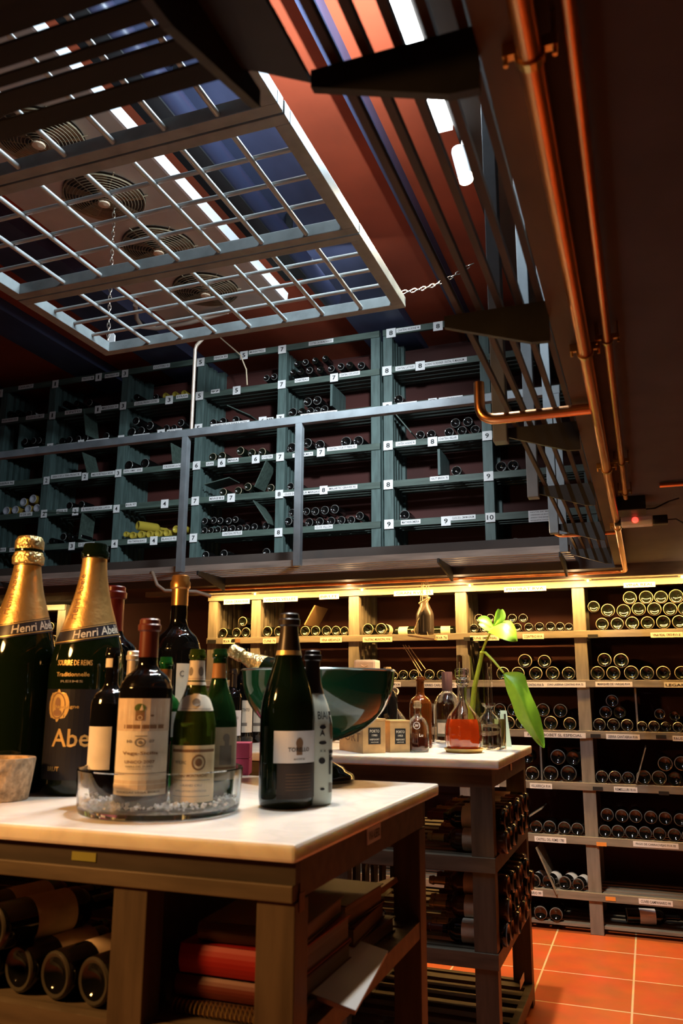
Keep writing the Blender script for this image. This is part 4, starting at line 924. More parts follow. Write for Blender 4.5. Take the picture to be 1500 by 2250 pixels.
GB = 'bottles standing in the glass basin'
CREAM = PAPERC
stand_bottle('wine_bottle', 'dark bottle with plain cream label at the basin edge by the champagne', (228, 1757), (248, 1423), 41, 'bordeaux', DKGLASS2, BZ, None, 0.7,
   [dict(z0=0.20, z1=0.475, a0=-78, a1=10, paper=CREAM, inks=[('t', 'R', 0.06, 0.68, 0.05, 0.06, INKG)]), dict(z0=0.865, z1=0.925, a0=-80, a1=0, paper=CREAM, name='neck_label')], GB)
stand_bottle('wine_bottle', 'bottle with pale foil neck behind the bottle with the picture label', (276, 1745), (292, 1431), 38, 'bordeaux', DKGLASS, BZ, mat('silver_foil', (0.68, 0.6, 0.5), 0.35, metal=0.5), 0.72, group=GB, lip=True)
t, c, R_, H_, pf, th = stand_bottle('wine_bottle', 'tall red wine with maroon capsule and large picture label, in the basin', (307, 1775), (330, 1361), 59, 'bordeaux', DKGLASS2, BZ, CAPR, 0.79,
   [dict(z0=0.075, z1=0.57, a0=-75, a1=62, paper=CREAM, inks=[('r', 0, 0.66, 1, 1, PAPERT), ('e', 0.47, 0.90, 0.085, 0.045, INKGR), ('r', 0.405, 0.77, 0.545, 0.875, INKB), ('o', 0.475, 0.80, 0.04, 0.025, 0.3, PAPERT), ('r', 0.22, 0.685, 0.86, 0.725, INKB), ('e', 0.66, 0.82, 0.03, 0.010, INKB),
     ('o', 0.50, 0.545, 0.085, 0.045, 0.25, INKG), ('e', 0.5, 0.545, 0.03, 0.018, INKG), ('t', '10', 0.33, 0.555, 0.08, 0.03, INKG), ('t', '07', 0.67, 0.555, 0.08, 0.03, INKG), ('r', 0.42, 0.605, 0.6, 0.612, INKG),
     ('t', 'Vega-Sicilia', 0.5, 0.43, 0.56, 0.042, INKB), ('t', 'UNICO 2007', 0.5, 0.345, 0.46, 0.032, INKB), ('t', 'RIBERA DEL DUERO', 0.5, 0.298, 0.42, 0.018, INKG), ('r', 0.32, 0.272, 0.68, 0.275, INKG), ('r', 0, 0.225, 1, 0.232, INKG),
     ('r', 0.02, 0.12, 0.98, 0.155, PAPERT), ('r', 0.0, 0.06, 1, 0.11, PAPERT), ('t', 'BODEGAS VEGA SICILIA', 0.5, 0.035, 0.7, 0.02, INKG)])], GB)
stand_bottle('wine_bottle', 'green necked bottle between the picture label bottle and the burgundy', (350, 1748), (358, 1444), 38, 'bordeaux', EMER, BZ, None, group=GB,
   labels=[dict(z0=0.78, z1=0.91, a0=-90, a1=90, paper=mat('copper_paper', (0.4, 0.18, 0.06), 0.5), name='neck_label'), dict(z0=0.42, z1=0.60, a0=20, a1=120, paper=PAPER)])
stand_bottle('wine_bottle', 'green burgundy bottle with arched shoulder label, front of the basin', (420, 1771), (428, 1427), 47.5, 'burgundy', GREENG, BZ, None, group=GB,
   labels=[dict(z0=0.035, z1=0.385, a0=-80, a1=72, paper=mat('yellow_label_paper', (0.72, 0.60, 0.36), 0.6), inks=[('r', 0.1, 0.88, 0.95, 0.93, INKB), ('o', 0.62, 0.70, 0.12, 0.14, 0.22, INKB), ('e', 0.62, 0.70, 0.06, 0.07, INKB), ('t', 'VIN BLANC', 0.30, 0.70, 0.22, 0.06, INKG), ('t', 'BATARD MONTRACHET', 0.5, 0.47, 0.62, 0.055, INKB), ('r', 0.15, 0.38, 0.85, 0.39, INKG), ('t', 'GRAND CRU', 0.5, 0.30, 0.36, 0.04, INKG), ('t', 'APPELLATION CONTROLEE', 0.5, 0.20, 0.55, 0.035, INKG), ('r', 0.15, 0.1, 0.85, 0.11, INKG)]),
           dict(z0=0.60, z1=0.71, a0=-70, a1=75, paper=CREAM, shape='arch', name='shoulder_label', inks=[('e', 0.5, 0.5, 0.10, 0.22, INKG), ('r', 0.12, 0.10, 0.88, 0.13, INKG)]),
           dict(z0=0.795, z1=0.925, a0=-95, a1=95, paper=CREAM, name='neck_label', inks=[('e', 0.25, 0.45, 0.09, 0.22, INKG), ('e', 0.66, 0.45, 0.11, 0.24, INKG), ('r', 0, 0.08, 1, 0.1, INKB)]),
           dict(z0=0.765, z1=0.785, a0=-95, a1=95, paper=CREAM, name='neck_ring')])
stand_bottle('wine_bottle', 'deep green bottle with castle label at the basin side by the box', (472, 1757), (478, 1426), 43, 'burgundy', mat('bottle_green_glass', (0.014, 0.055, 0.014), 0.05, trans=0.5, ior=1.3), BZ, None, group=GB,
   labels=[dict(z0=0.13, z1=0.475, a0=-40, a1=80, paper=mat('buff_label_paper', (0.42, 0.36, 0.24), 0.6), inks=[('r', 0.40, 0.30, 0.72, 0.66, INKG), ('r', 0.52, 0.66, 0.64, 0.80, INKG), ('e', 0.56, 0.80, 0.09, 0.08, INKG), ('r', 0, 0.22, 1, 0.26, INKB)]), dict(z0=0.80, z1=0.90, a0=-80, a1=60, paper=mat('copper_paper', (0.4, 0.18, 0.06), 0.5), name='neck_label')])
# bottles to the side of the basin
t, c, R_, H_, pf, th = stand_bottle('champagne_bottle', 'dark sparkling wine bottle with white band label, alone on the marble edge', (628, 1771), (632, 1349), 61, 'champagne', DEEPG, TZ, CAPK, 0.80,
   [dict(z0=0.225, z1=0.385, a0=-28, a1=92, paper=PAPER, inks=[('t', 'TORELLO', 0.45, 0.42, 0.40, 0.13, INK), ('e', 0.45, 0.62, 0.065, 0.16, INKB), ('r', 0.395, 0.25, 0.505, 0.62, INKB), ('t', 'MAGNUM', 0.45, 0.12, 0.2, 0.05, INKG)]),
    dict(z0=0.05, z1=0.22, a0=-20, a1=80, paper=mat('dark_back_label', (0.035, 0.022, 0.016), 0.5), name='back_label', inks=[('r', 0.18, 0.25+0.09*k, 0.78, 0.26+0.09*k, INKB) for k in range(6)]),
    dict(z0=0.775, z1=0.80, a0=-100, a1=100, paper=INKGOLD, name='foil_edge')])
stand_bottle('wine_bottle', 'white printed bottle with black pictures, behind the sparkling wine', (683, 1766), (686, 1430), 46, 'burgundy', mat('white_lacquer', (0.55, 0.60, 0.52), 0.3), TZ, CAPK, 0.715,
   [dict(z0=0.03, z1=0.66, a0=-10, a1=88, paper=None, name='printed_pictures', inks=[('t', 'BIAI', 0.44, 0.86, 0.34, 0.08, INK), ('r', 0.70, 0.86, 0.86, 0.90, INK), ('e', 0.75, 0.80, 0.05, 0.05, INK), ('e', 0.78, 0.70, 0.10, 0.09, INKB), ('e', 0.42, 0.74, 0.10, 0.02, INK), ('t', 'A', 0.40, 0.68, 0.16, 0.06, INK), ('e', 0.42, 0.58, 0.12, 0.016, INK),
      ('r', 0.65, 0.47, 0.9, 0.50, INK), ('r', 0.66, 0.26, 0.70, 0.46, INK), ('r', 0.73, 0.26, 0.77, 0.46, INK), ('r', 0.66, 0.40, 0.92, 0.43, INK), ('r', 0.66, 0.08, 0.84, 0.17, INKG), ('e', 0.4, 0.40, 0.1, 0.03, INK), ('e', 0.42, 0.12, 0.07, 0.012, INK), ('t', 'X X', 0.42, 0.50, 0.2, 0.025, INK)])])
# crimson boxes
for (p0, p1, hh, zo, lab) in (((515, 1708), (546, 1704), 0.046, 0, 'crimson cardboard box on the marble, under another'), ((515, 1708), (546, 1704), 0.042, 0.047, 'crimson cardboard box stacked on top, beside the green bowl')):
    q = at_z(*p1, TZ); b = MB(); b.M = Matrix.Translation((q.x, q.y, TZ+zo)) @ Matrix.Rotation(0.35, 4, 'Z'); b.box((-0.10, 0, 0), (0, 0.08, hh), PINK)
    tag(b.build('cardboard_box', bevel=0.002), lab, 'box', 'crimson boxes')
# stone pot
pc = at_z(-6, 1757, TZ); pk = depth(pc)/FPX
t = thing('stone_pot', 'rough travertine pot at the corner of the marble beside champagne', 'pot', pc)
MB().lathe([(0, 0), (62*pk, 0), (64*pk, 0.003), (74*pk, 86*pk), (73*pk, 89*pk), (60*pk, 89*pk), (56*pk, 70*pk), (0, 66*pk)], STONE, pc, 48).build('pot_body', t, smooth=True)
# green enamel bowl on its foot, a champagne bottle cooling in it
gc = at_z(697, 1716, TZ); gk = depth(gc)/FPX; gz = at_y(690, 1474, gc.y).z - TZ
GR = 172*gk
t = thing('champagne_bowl', 'large dark green enamel champagne bowl on a black foot', 'bowl', gc)
zb0 = at_y(697, 1630, gc.y).z - TZ
prof = [(0, zb0)] + [(GR*math.sin(a), gz-(gz-zb0)*math.cos(a)**0.92) for a in [math.radians(8*i) for i in range(1, 11)]] + [(GR, gz-0.004), (GR*1.012, gz), (GR*1.0, gz+0.002), (GR*0.975, gz-0.006)]
prof += [(GR*0.965*math.sin(a), gz-(gz-zb0-0.008)*math.cos(a)**0.92) for a in [math.radians(8*i) for i in range(10, 0, -1)]] + [(0, zb0+0.008)]
MB().lathe(prof, BOWLG, gc, 72).build('bowl_shell', t, smooth=True)
MB().lathe([(GR*1.0, gz-0.003), (GR*1.018, gz), (GR*1.0, gz+0.0035), (GR*0.98, gz)], mat('rim_metal', (0.35, 0.42, 0.4), 0.15, metal=0.9), gc, 72).build('rim', t, smooth=True)
FR = 80*gk
MB().lathe([(0, 0), (FR, 0), (FR*1.03, 0.008), (FR*0.98, 0.018), (FR*0.8, 0.026), (FR*0.72, 0.036), (FR*0.5, 0.046), (FR*0.3, 0.056), (FR*0.22, zb0*0.75), (FR*0.3, zb0-0.004), (FR*0.5, zb0+0.003), (0, zb0+0.004)], mat('black_gloss', (0.006, 0.008, 0.006), 0.1, coat=0.5), gc, 48).build('foot', t, smooth=True)
p0 = at_y(508, 1428, gc.y); p1 = at_y(640, 1500, gc.y+0.01); d = (p1-p0).normalized(); q = (-d).to_track_quat('Z', 'Y')
t = thing('champagne_bottle', 'champagne bottle with pale gold foil leaning out of the green bowl', 'wine bottle', p0 + d*0.30, rot=q.to_euler())
Rb, Hb = 0.043, 0.30; pr = bottle_profile('champagne', Rb, Hb)
MB().lathe(pr, DEEPG, seg=32).build('glass_body', t, smooth=True, local=True)
fo = [(radius_at(pr, Hb*(0.62+0.31*i/8))+0.0008, Hb*(0.62+0.31*i/8)) for i in range(7)]
MB().lathe(fo+[(0.0155, .865*Hb), (0.0195, .875*Hb), (0.0205, .91*Hb), (0.0185, .945*Hb), (0.020, .965*Hb), (0.0195, .995*Hb), (0.014, 1.012*Hb), (0, 1.015*Hb)], GOLDC, seg=28).build('gold_foil', t, smooth=True, local=True)

# ------------------------------------------------------------------ things on the near table's shelf
def book(label, x0, x1, y0, y1, z0, z1, cover, rot=0.0, group='books under the marble table', spine='x0', pages=PAGES):
    cx, cy = (x0+x1)/2, (y0+y1)/2
    t = thing('book', label, 'book', (cx, cy, z0), group, rot=(0, 0, rot)); hx, hy, h = (x1-x0)/2, (y1-y0)/2, z1-z0; th = 0.0025
    b = MB(); b.box((-hx, -hy, 0), (hx, hy, th), cover); b.box((-hx, -hy, h-th), (hx, hy, h), cover)
    if spine == 'y0':
        n = 6; pts = [(-hy - 0.006*math.sin(math.pi*i/n), h*i/n) for i in range(n+1)] + [(-hy+0.003, h), (-hy+0.003, 0)]
        b.prism(pts, 'x', -hx, hx, cover)
    else:
        b.box((-hx, -hy, th), (-hx+0.003, hy, h-th), cover)
    b.build('cover', t, local=True)
    MB().box((-hx+0.004, -hy+0.004, th), (hx-0.004, hy-0.004, h-th), pages).build('page_block', t, local=True)
bx0, bx1 = -0.79, -0.572
yb = ay0+0.07
z = NS
# spiral notebook at the bottom
t = thing('spiral_notebook', 'brown notebook with a metal spiral spine, lowest of the pile', 'notebook', (bx0, yb, z))
MB().box((bx0, yb, z+0.002), (bx1+0.01, yb+0.30, z+0.022), BRBK).build('cover', t)
b = MB(); n = 26
for k in range(n):
    x = bx0+0.008+(bx1-bx0-0.01)*k/(n-1)
    b.tube([(x+0.002*math.sin(a), yb-0.001+0.011*math.cos(a), z+0.0125+0.011*math.sin(a)) for a in [2*math.pi*i/10 for i in range(10)]], 0.0011, BRASS, 5, closed=True)
b.build('spiral_wire', t)
book('dull red book with worn spine on the spiral notebook', bx0+0.003, bx1, yb+0.005, yb+0.29, z+0.026, z+0.058, DREDBK, spine='y0')
book('bright red thick ledger in the pile under the marble', bx0+0.01, bx1+0.002, yb+0.004, yb+0.28, z+0.062, z+0.107, REDBK, spine='y0')
book('brown book on the red ledger, topmost of the pile', bx0+0.03, bx1-0.004, yb+0.02, yb+0.27, z+0.110, z+0.140, BRBK, rot=0.06, spine='y0')
# pile seen through the side
sx0, sx1 = -0.78, ax1-0.035
book('thin brown book flat beside the side rail, lowest of its pile', sx0+0.0, sx1-0.01, 1.68, 1.93, NS, NS+0.03, BRBK, rot=-0.06)
book('dark red book with pale pages on the thin brown book', sx0+0.03, sx1-0.015, 1.66, 1.90, NS+0.032, NS+0.066, DREDBK, rot=0.05)
book('thick brown book, topmost of the pile by the side rail', sx0+0.02, sx1-0.02, 1.66, 1.88, NS+0.068, NS+0.108, BRBK, rot=-0.04)
p = Vector((ax1-0.02, 1.55, NS)); b = MB(); b.M = Matrix.Translation((ax1-0.06, 1.56, NS+0.03)) @ Matrix.Rotation(0.25, 4, 'Y') @ Matrix.Rotation(0.12, 4, 'Z')
b.box((0.0, -0.15, -0.004), (0.088, 0.15, 0.004), PAPW); tag(b.build('folder', bevel=0.001), 'white paper folder slipping over the side rail of the shelf', 'folder')
b = MB(); b.M = Matrix.Translation((ax1-0.14, 1.95, NS+0.06)) @ Matrix.Rotation(-0.35, 4, 'Y'); b.box((-0.11, -0.07, -0.006), (0.09, 0.07, 0.006), PINE)
tag(b.build('wooden_board', bevel=0.001), 'thin wooden board leaning at the back of the shelf', 'board')
def near_lying(label, c, d, yaw, key):
    o = bpy.data.objects.new('wine_bottle', LM[key]); COL.objects.link(o)
    o.location = c; o.scale = (0.5*d/0.03,)*3; o.rotation_euler = (0, 0, yaw); tag(o, label, 'wine bottle', 'bottles under the marble table')
LM['near'] = lying_mesh('bottle_mesh', DKGLASS2, mat('dim_rim_highlight', (0.05, 0.045, 0.035), 0.2), label=PAPERT, ratio=7.2)  # fainter edge highlight painted into the rim for the dark shelf
q0 = at_z(203, 2159, NS+0.04)
for k, lb in enumerate(('dark bottle lying under the marble, closest to the leg', 'dark bottle lying under the marble, second from the leg', 'dark bottle lying under the marble, third from the leg', 'dark bottle lying under the marble, fourth from the leg')):
    near_lying(lb, Vector((q0.x-0.083*k, q0.y+0.004*k, NS+0.0405)), 0.08, -0.22, 'near')
near_lying('dark bottle lying on top of the others under the marble', Vector((q0.x-0.083*2.5, q0.y-0.02, NS+0.0405+0.0697)), 0.08, -0.26, 'near')
near_lying('dark bottle stacked over the others at the corner under the marble', Vector((q0.x-0.083*3.5, q0.y+0.02, NS+0.0405+0.0697)), 0.08, -0.26, 'near')

# ------------------------------------------------------------------ second table
SX1 = -0.52; SY0, SY1 = 3.04, 3.94; SX0 = -1.75
t2 = thing('marble_table', 'far marble topped table with rack shelves, under the decanter and vase', 'table', (-1.1, 3.5, 0))
MB().box((SX0, SY0, TZ-0.034), (SX1, SY1, TZ), MARBLE).build('marble_top', t2, bevel=0.005)
px0, px1, py0_, py1_ = SX0+0.03, SX1-0.030, SY0+0.02, SY1-0.02
MB().box((px0, py0_, TZ-0.10), (px1, py0_+0.025, TZ-0.034), TAB_H).build('apron', t2); MB().box((px0, py1_-0.025, TZ-0.10), (px1, py1_, TZ-0.034), TAB_H).build('apron', t2)
MB().box((px1-0.024, py0_+0.025, TZ-0.10), (px1, py1_-0.025, TZ-0.034), TAB_H).build('apron', t2)
for x in (px1-0.08, -1.18, px0):
    for y in (py0_, py1_-0.055): MB().box((x, y, 0), (x+0.08, y+0.055, TZ-0.10), TAB_V).build('leg', t2, bevel=0.002)
SZ = [TZ-0.335, TZ-0.645, TZ-0.975]
for z in SZ:
    b = MB()
    b.box((px0, py0_-0.004, z-0.052), (px1+0.004, py0_+0.03, z), TAB_H); b.box((px0, py1_-0.03, z-0.052), (px1, py1_, z), TAB_H)
    b.box((px1-0.024, py0_+0.03, z-0.052), (px1+0.004, py1_-0.03, z), TAB_H); b.box((-1.18, py0_+0.03, z-0.052), (-1.155, py1_-0.03, z), TAB_H)
    for k in range(8): b.box((px0, py0_+0.05+k*0.10, z-0.02), (px1-0.024, py0_+0.105+k*0.10, z-0.001), TAB_H)
    b.build('shelf', t2, bevel=0.002)
b = MB()
for k in range(6): b.box((-1.20-k*0.03*0+0.0, py0_+0.1+k*0.12, 0.06), (-1.185, py0_+0.16+k*0.12, TZ-0.11), TAB_V)
b.build('partition_slats', t2)
for (px, py, wd, hh, tx) in ((1122, 1685, 0.03, 0.026, ''), (1129, 1836, 0.11, 0.03, 'PRIORAT 98'), (1135, 1993, 0.13, 0.03, 'RIBERA 01'), (1146, 2155, 0.11, 0.03, '')):
    p = at_x(px, py, px1+0.004); side_label(t2, tx, p, wd, hh, px1+0.004, paper=PAPERT)
# bottles lying along the table, bases to the side
LM['side'] = lying_mesh('bottle_mesh', DKGLASS2, RIMC, label=PAPERC, cap=CAPR, ratio=7.4)
LM['side2'] = lying_mesh('bottle_mesh', mat('brown_bottle_glass', (0.05, 0.02, 0.006), 0.1), RIMC, label=PAPERT, cap=mat('dull_gold_capsule', (0.4, 0.28, 0.1), 0.35, metal=0.7), ratio=7.4)
def table_bottles(z, layers, shelf, key):
    for L, (n, off) in enumerate(layers):
        for k in range(n):
            y = py0_+0.095+off+k*0.088; zz = z+0.041+L*0.071
            o = bpy.data.objects.new('wine_bottle', LM[key if (k+L) % 3 else ('side2' if key == 'side' else 'side')]); COL.objects.link(o)
            o.location = (px1+0.012+0.03*random.random(), y, zz); o.scale = (0.0405/0.03,)*3; o.rotation_euler = (random.random()*6.28, 0, math.pi/2)
            o.rotation_euler = (0, 0, math.pi/2)
            tag(o, '%s bottle from front, %s layer, %s shelf of the far marble table' % (ORD[k], ('bottom', 'second', 'third')[L], shelf), 'wine bottle', 'bottles lying in the far table')
table_bottles(SZ[0], [(8, 0), (7, 0.044)], 'upper', 'side')
table_bottles(SZ[1], [(8, 0), (7, 0.044), (6, 0.088)], 'middle', 'side2')
for k, (px, py) in enumerate(((735, 1925), (765, 1925), (797, 1930), (843, 1932))):
    p = at_y(px, py, SY0+0.03); o = bpy.data.objects.new('wine_bottle', LM[Cc]); COL.objects.link(o)
    o.location = (p.x, SY0+0.06, SZ[1]+0.0315); o.scale = (1.05,)*3
    tag(o, '%s bottle from left lying base outward low in the far table' % ORD[k], 'wine bottle', 'bottles facing out of the far table')

# ------------------------------------------------------------------ things on the second table
def on2(px, py): return at_z(px, py, TZ)
def porto_box(label, near_px, yaw, wr, wl, h, text, big):
    c = on2(*near_px)
    t = thing('wooden_box', label, 'box', c, 'port boxes on the far table')
    M = Matrix.Translation(c) @ Matrix.Rotation(yaw, 4, 'Z')
    b = MB(); b.M = M; b.box((0, 0, 0), (wr, wl, h*0.94), PINE); b.build('box_body', t, bevel=0.002)
    b = MB(); b.M = M; b.box((-0.001, -0.001, h*0.94), (wr+0.001, wl+0.001, h), PINE); b.build('lid', t, bevel=0.001)
    b = MB(); b.M = M; b.box((wr*0.24, -0.0012, h*0.26), (wr*0.78, 0, h*0.74), INK)
    put_text(b, 'PORTO', wr*0.42, h*0.085, lambda u, v: (wr*0.51+u, -0.0018, h*0.64+v), PAPERC)
    put_text(b, text, wr*0.24, h*0.06, lambda u, v: (wr*0.51+u, -0.0018, h*0.52+v), PAPERC)
    put_text(b, 'NIEPOORT', wr*0.42, h*0.05, lambda u, v: (wr*0.51+u, -0.0018, h*0.40+v), PAPERC)
    put_text(b, 'VINTAGE', wr*0.34, h*0.03, lambda u, v: (wr*0.51+u, -0.0018, h*0.32+v), PAPERC)
    b.build('black_label', t)
    if big:
        b = MB(); b.M = M; put_text(b, 'PORT', wl*0.8, h*0.26, lambda u, v: (-0.0012, wl*0.5-u, h*0.45+v), INKB); b.build('stencil_lettering', t)
porto_box('pine port box with stencilled side, partly behind the green bowl', (797, 1656), 0.75, 0.098, 0.24, 0.132, '1980', True)
porto_box('pine port box with black label in front of the round carafe', (857, 1654), 0.68, 0.086, 0.085, 0.125, '1953', False)

def glass_vessel(name, label, base, R, H, prof, cat, liquid=None, lh=0.5, lmat=None, flute=0, famp=0.0, frng=None, extra=None, wall=0.0025):
    c = on2(*base); t = thing(name, label, cat, c)
    outer = [(r*R, z*H) for r, z in prof]; inner = [(max(r*R-wall, 0.001), max(z*H, 0.006)) for r, z in reversed(prof) if r > 0.02]
    MB().lathe([(0, 0)]+outer+inner+[(0, 0.006)], CLEAR, c, 48, flute, famp, fl_rng=frng).build('glass_body', t, smooth=True, angle=55)
    if lmat:
        lp = [(max(r*R-wall-0.0006, 0.001), max(z*H, 0.0068)) for r, z in prof if z*H <= lh*H]
        top = lp[-1][1]; MB().lathe([(0, 0.0068)]+lp+[(0, top)], lmat, c, 48, flute, famp, fl_rng=frng).build('liquid', t, smooth=True, angle=55)
    return t, c
# cut decanter with red liqueur on a brass tray
tc = on2(1019, 1653); tk = depth(tc)/FPX
t = thing('brass_tray', 'round brass tray under the red decanter', 'tray', tc)
MB().lathe([(0, 0), (38*tk, 0), (44*tk, 0.016), (43*tk, 0.017), (37*tk, 0.004), (0, 0.004)], mat('dull_brass', (0.5, 0.33, 0.10), 0.35, metal=0.9), tc, 48).build('tray_dish', t, smooth=True)
def k_of(px, py): return depth(on2(px, py))/FPX
kk = k_of(1019, 1648)
dp = [(.70, 0), (.86, .02), (.97, .10), (1.0, .22), (.965, .34), (.82, .45), (.54, .54), (.33, .62), (.25, .70), (.24, .80), (.26, .84), (.36, .86)]
dp = [(r, z) for r, z in catmull(dp, 3)]
DR, DH = 39.5*kk, 158*kk
c = Vector((tc.x, tc.y, TZ+0.005)); t = thing('decanter', 'fluted glass decanter of red liqueur with a glass stopper on the brass tray', 'decanter', c)
outer = [(r*DR, z*DH) for r, z in dp]
MB().lathe([(0, 0)]+outer+[(max(r-0.003, 0.002), max(z, 0.007)) for r, z in reversed(outer)]+[(0, 0.007)], CLEAR, c, 64, 10, 0.06, fl_rng=(0.004, 0.45*DH)).build('glass_body', t, smooth=True, angle=60)
lp = [(r-0.0036, max(z, 0.0078)) for r, z in outer if z < 0.43*DH]
MB().lathe([(0, 0.0078)]+lp+[(0, lp[-1][1])], REDLIQ, c, 64, 10, 0.06, fl_rng=(0.004, 0.45*DH)).build('liqueur', t, smooth=True, angle=60)
MB().lathe([(0, .84*DH), (.22*DR, .84*DH), (.20*DR, .875*DH), (.36*DR, .895*DH), (.34*DR, .93*DH), (.22*DR, .945*DH), (.38*DR, .965*DH), (.40*DR, 1.06*DH), (.34*DR, 1.085*DH), (0, 1.09*DH)], CLEAR, c, 32).build('stopper', t, smooth=True)
# tall vase with the leaf stems
vb = on2(1047, 1643); vk = depth(vb)/FPX; VR = 38.5*vk; VH = at_y(1047, 1440, vb.y).z-TZ
t = thing('glass_vase', 'tall clear cylinder vase holding the green stems', 'vase', vb)
MB().lathe([(0, 0), (VR, 0), (VR, VH), (VR-0.0022, VH), (VR-0.0022, 0.012), (0, 0.012)], CLEAR, vb, 56).build('glass_wall', t, smooth=True)
def vp(px, py, dy=0.0): return at_y(px, py, vb.y+dy)
pl = thing('cut_plant', 'cut plant with two bright green arrow leaves leaning over the vase', 'plant', vp(1036, 1600))
MB().tube([vp(1036, 1618, 0), vp(1037, 1560, 0), vp(1042, 1510, -0.01), vp(1053, 1462, -0.02), vp(1060, 1430, -0.03)], [0.0125, 0.0125, 0.011, 0.0095, 0.007], STEM, 12).build('stem', pl, smooth=True)
MB().tube([vp(1059, 1434, -0.03), vp(1067, 1410, -0.04), vp(1077, 1392, -0.05)], [0.007, 0.0055, 0.004], STEM, 10).build('stem', pl, smooth=True)
MB().tube([vp(1055, 1452, -0.02), vp(1057, 1434, -0.03), vp(1066, 1434, -0.05), vp(1084, 1452, -0.08), vp(1106, 1478, -0.10)], [0.007, 0.007, 0.0062, 0.0055, 0.0045], STEM, 10).build('stem', pl, smooth=True)
def leaf(rib, left, right, th=0.0012, name='leaf'):
    """rib, left and right are equal lists of points: a blade with a folded midrib and its own thickness"""
    b = MB(); n = len(rib)
    def mid(a, c, f, up): return a*(1-f)+c*f+up
    rows = []
    for i in range(n):
        nrm = (right[i]-left[i]).cross((rib[min(i+1, n-1)]-rib[max(i-1, 0)]))
        nrm = nrm.normalized() if nrm.length > 1e-9 else Vector((0, -1, 0))
        row = [left[i], mid(left[i], rib[i], 0.33, nrm*0.004), mid(left[i], rib[i], 0.7, nrm*0.005), rib[i], mid(right[i], rib[i], 0.7, nrm*0.005), mid(right[i], rib[i], 0.33, nrm*0.004), right[i]]
        rows.append((row, nrm))
    vs = [p for row, _ in rows for p in row] + [p+nrm*th for row, nrm in rows for p in row]
    m = 7; N = n*m; fs = []
    for i in range(n-1):
        for j in range(m-1):
            a = i*m+j; fs += [(a, a+1, a+m+1, a+m), (N+a, N+a+m, N+a+m+1, N+a+1)]
    b.add(vs, fs, LEAF)
    o = b.build(name, pl, smooth=True, angle=80)
    sm = o.modifiers.new('soft', 'SUBSURF'); sm.levels = 1; sm.render_levels = 2
    return o
def Lp(L): return [vp(*q) for q in L]
leaf(Lp([(1105,1480,-.10),(1124,1500,-.12),(1138,1518,-.13),(1150,1548,-.14),(1162,1580,-.14),(1176,1610,-.13),(1188,1632,-.12),(1195,1643,-.12)]),
     Lp([(1104,1476,-.10),(1109,1500,-.11),(1112,1518,-.11),(1126,1548,-.11),(1132,1578,-.11),(1163,1612,-.11),(1180,1636,-.11),(1194,1644,-.12)]),
     Lp([(1108,1477,-.10),(1153,1474,-.10),(1155,1496,-.09),(1167,1530,-.10),(1183,1560,-.10),(1191,1592,-.10),(1197,1625,-.10),(1196,1643,-.12)]))
leaf(Lp([(1083,1378,-.05),(1094,1372,-.06),(1106,1374,-.09),(1120,1384,-.11),(1132,1398,-.12),(1136,1409,-.12)]),
     Lp([(1083,1374,-.02),(1090,1370,-.02),(1106,1364,-.03),(1120,1362,-.04),(1134,1378,-.07),(1137,1409,-.12)]),
     Lp([(1068,1392,-.06),(1078,1391,-.10),(1096,1402,-.14),(1112,1408,-.15),(1126,1411,-.14),(1135,1410,-.12)]))
leaf(Lp([(1083,1378,-.05),(1074,1372,-.05),(1064,1366,-.05),(1054,1364,-.05)]),
     Lp([(1083,1372,-.04),(1074,1354,-.03),(1060,1351,-.03),(1048,1358,-.04)]),
     Lp([(1080,1386,-.06),(1070,1388,-.08),(1056,1378,-.08),(1050,1372,-.06)]))
leaf(Lp([(1085,1376,-.05),(1092,1364,-.05),(1097,1352,-.05),(1100,1340,-.05)]),
     Lp([(1084,1376,-.05),(1086,1356,-.04),(1089,1344,-.04),(1094,1337,-.05)]),
     Lp([(1092,1374,-.06),(1108,1366,-.07),(1113,1352,-.06),(1105,1338,-.05)]))
# round carafe, W flask, brown bottle, jigger, gin bottle, flask lamp, glass, card
car = catmull([(.8, 0), (.95, .03), (1, .2), (1, .42), (.92, .52), (.62, .62), (.36, .70), (.27, .78), (.27, .84), (.40, .86)], 3)
c_ = on2(866, 1640); kc = depth(c_)/FPX
t, c = glass_vessel('carafe', 'round glass carafe with ball stopper behind the port boxes', (866, 1638), 29*kc, 112*kc, car, 'carafe', lh=0.3, lmat=None)
MB().ball((c.x, c.y, TZ+118*kc), 12.5*kc, CLEAR, 8, (1, 1, 0.75)).build('stopper', t, smooth=True)
fl = catmull([(.85, 0), (1, .04), (1, .3), (.99, .52), (.80, .66), (.45, .74), (.34, .80), (.33, .92), (.42, .95), (.40, 1.0)], 3)
kc = k_of(918, 1650)
t, c = glass_vessel('flask_bottle', 'clear flask with white emblem and a little dark wine inside', (918, 1652), 24*kc, 100*kc, fl, 'bottle', lh=0.31, lmat=DKLIQ)
b = MB(); th = math.atan2(-c.y, -c.x); Rr = 24*kc+0.0012; HH = 100*kc
def onw(u, v, zc): a = th+u/Rr; return (c.x+Rr*math.cos(a), c.y+Rr*math.sin(a), TZ+zc+v)
n = 24; vs = [onw(-0.004+s_*0.0145*math.cos(2*math.pi*i/n), s_*0.0145*math.sin(2*math.pi*i/n), HH*0.56) for s_ in (1, .84) for i in range(n)]
b.add(vs, [(i, (i+1) % n, n+(i+1) % n, n+i) for i in range(n)], PAPER); put_text(b, 'W', 0.014, 0.010, lambda u, v: onw(u-0.004, v, HH*0.56), PAPER); put_text(b, 'Lu', 0.016, 0.012, lambda u, v: onw(u+0.014, v, HH*0.36), PAPER)
b.build('white_emblem', t)
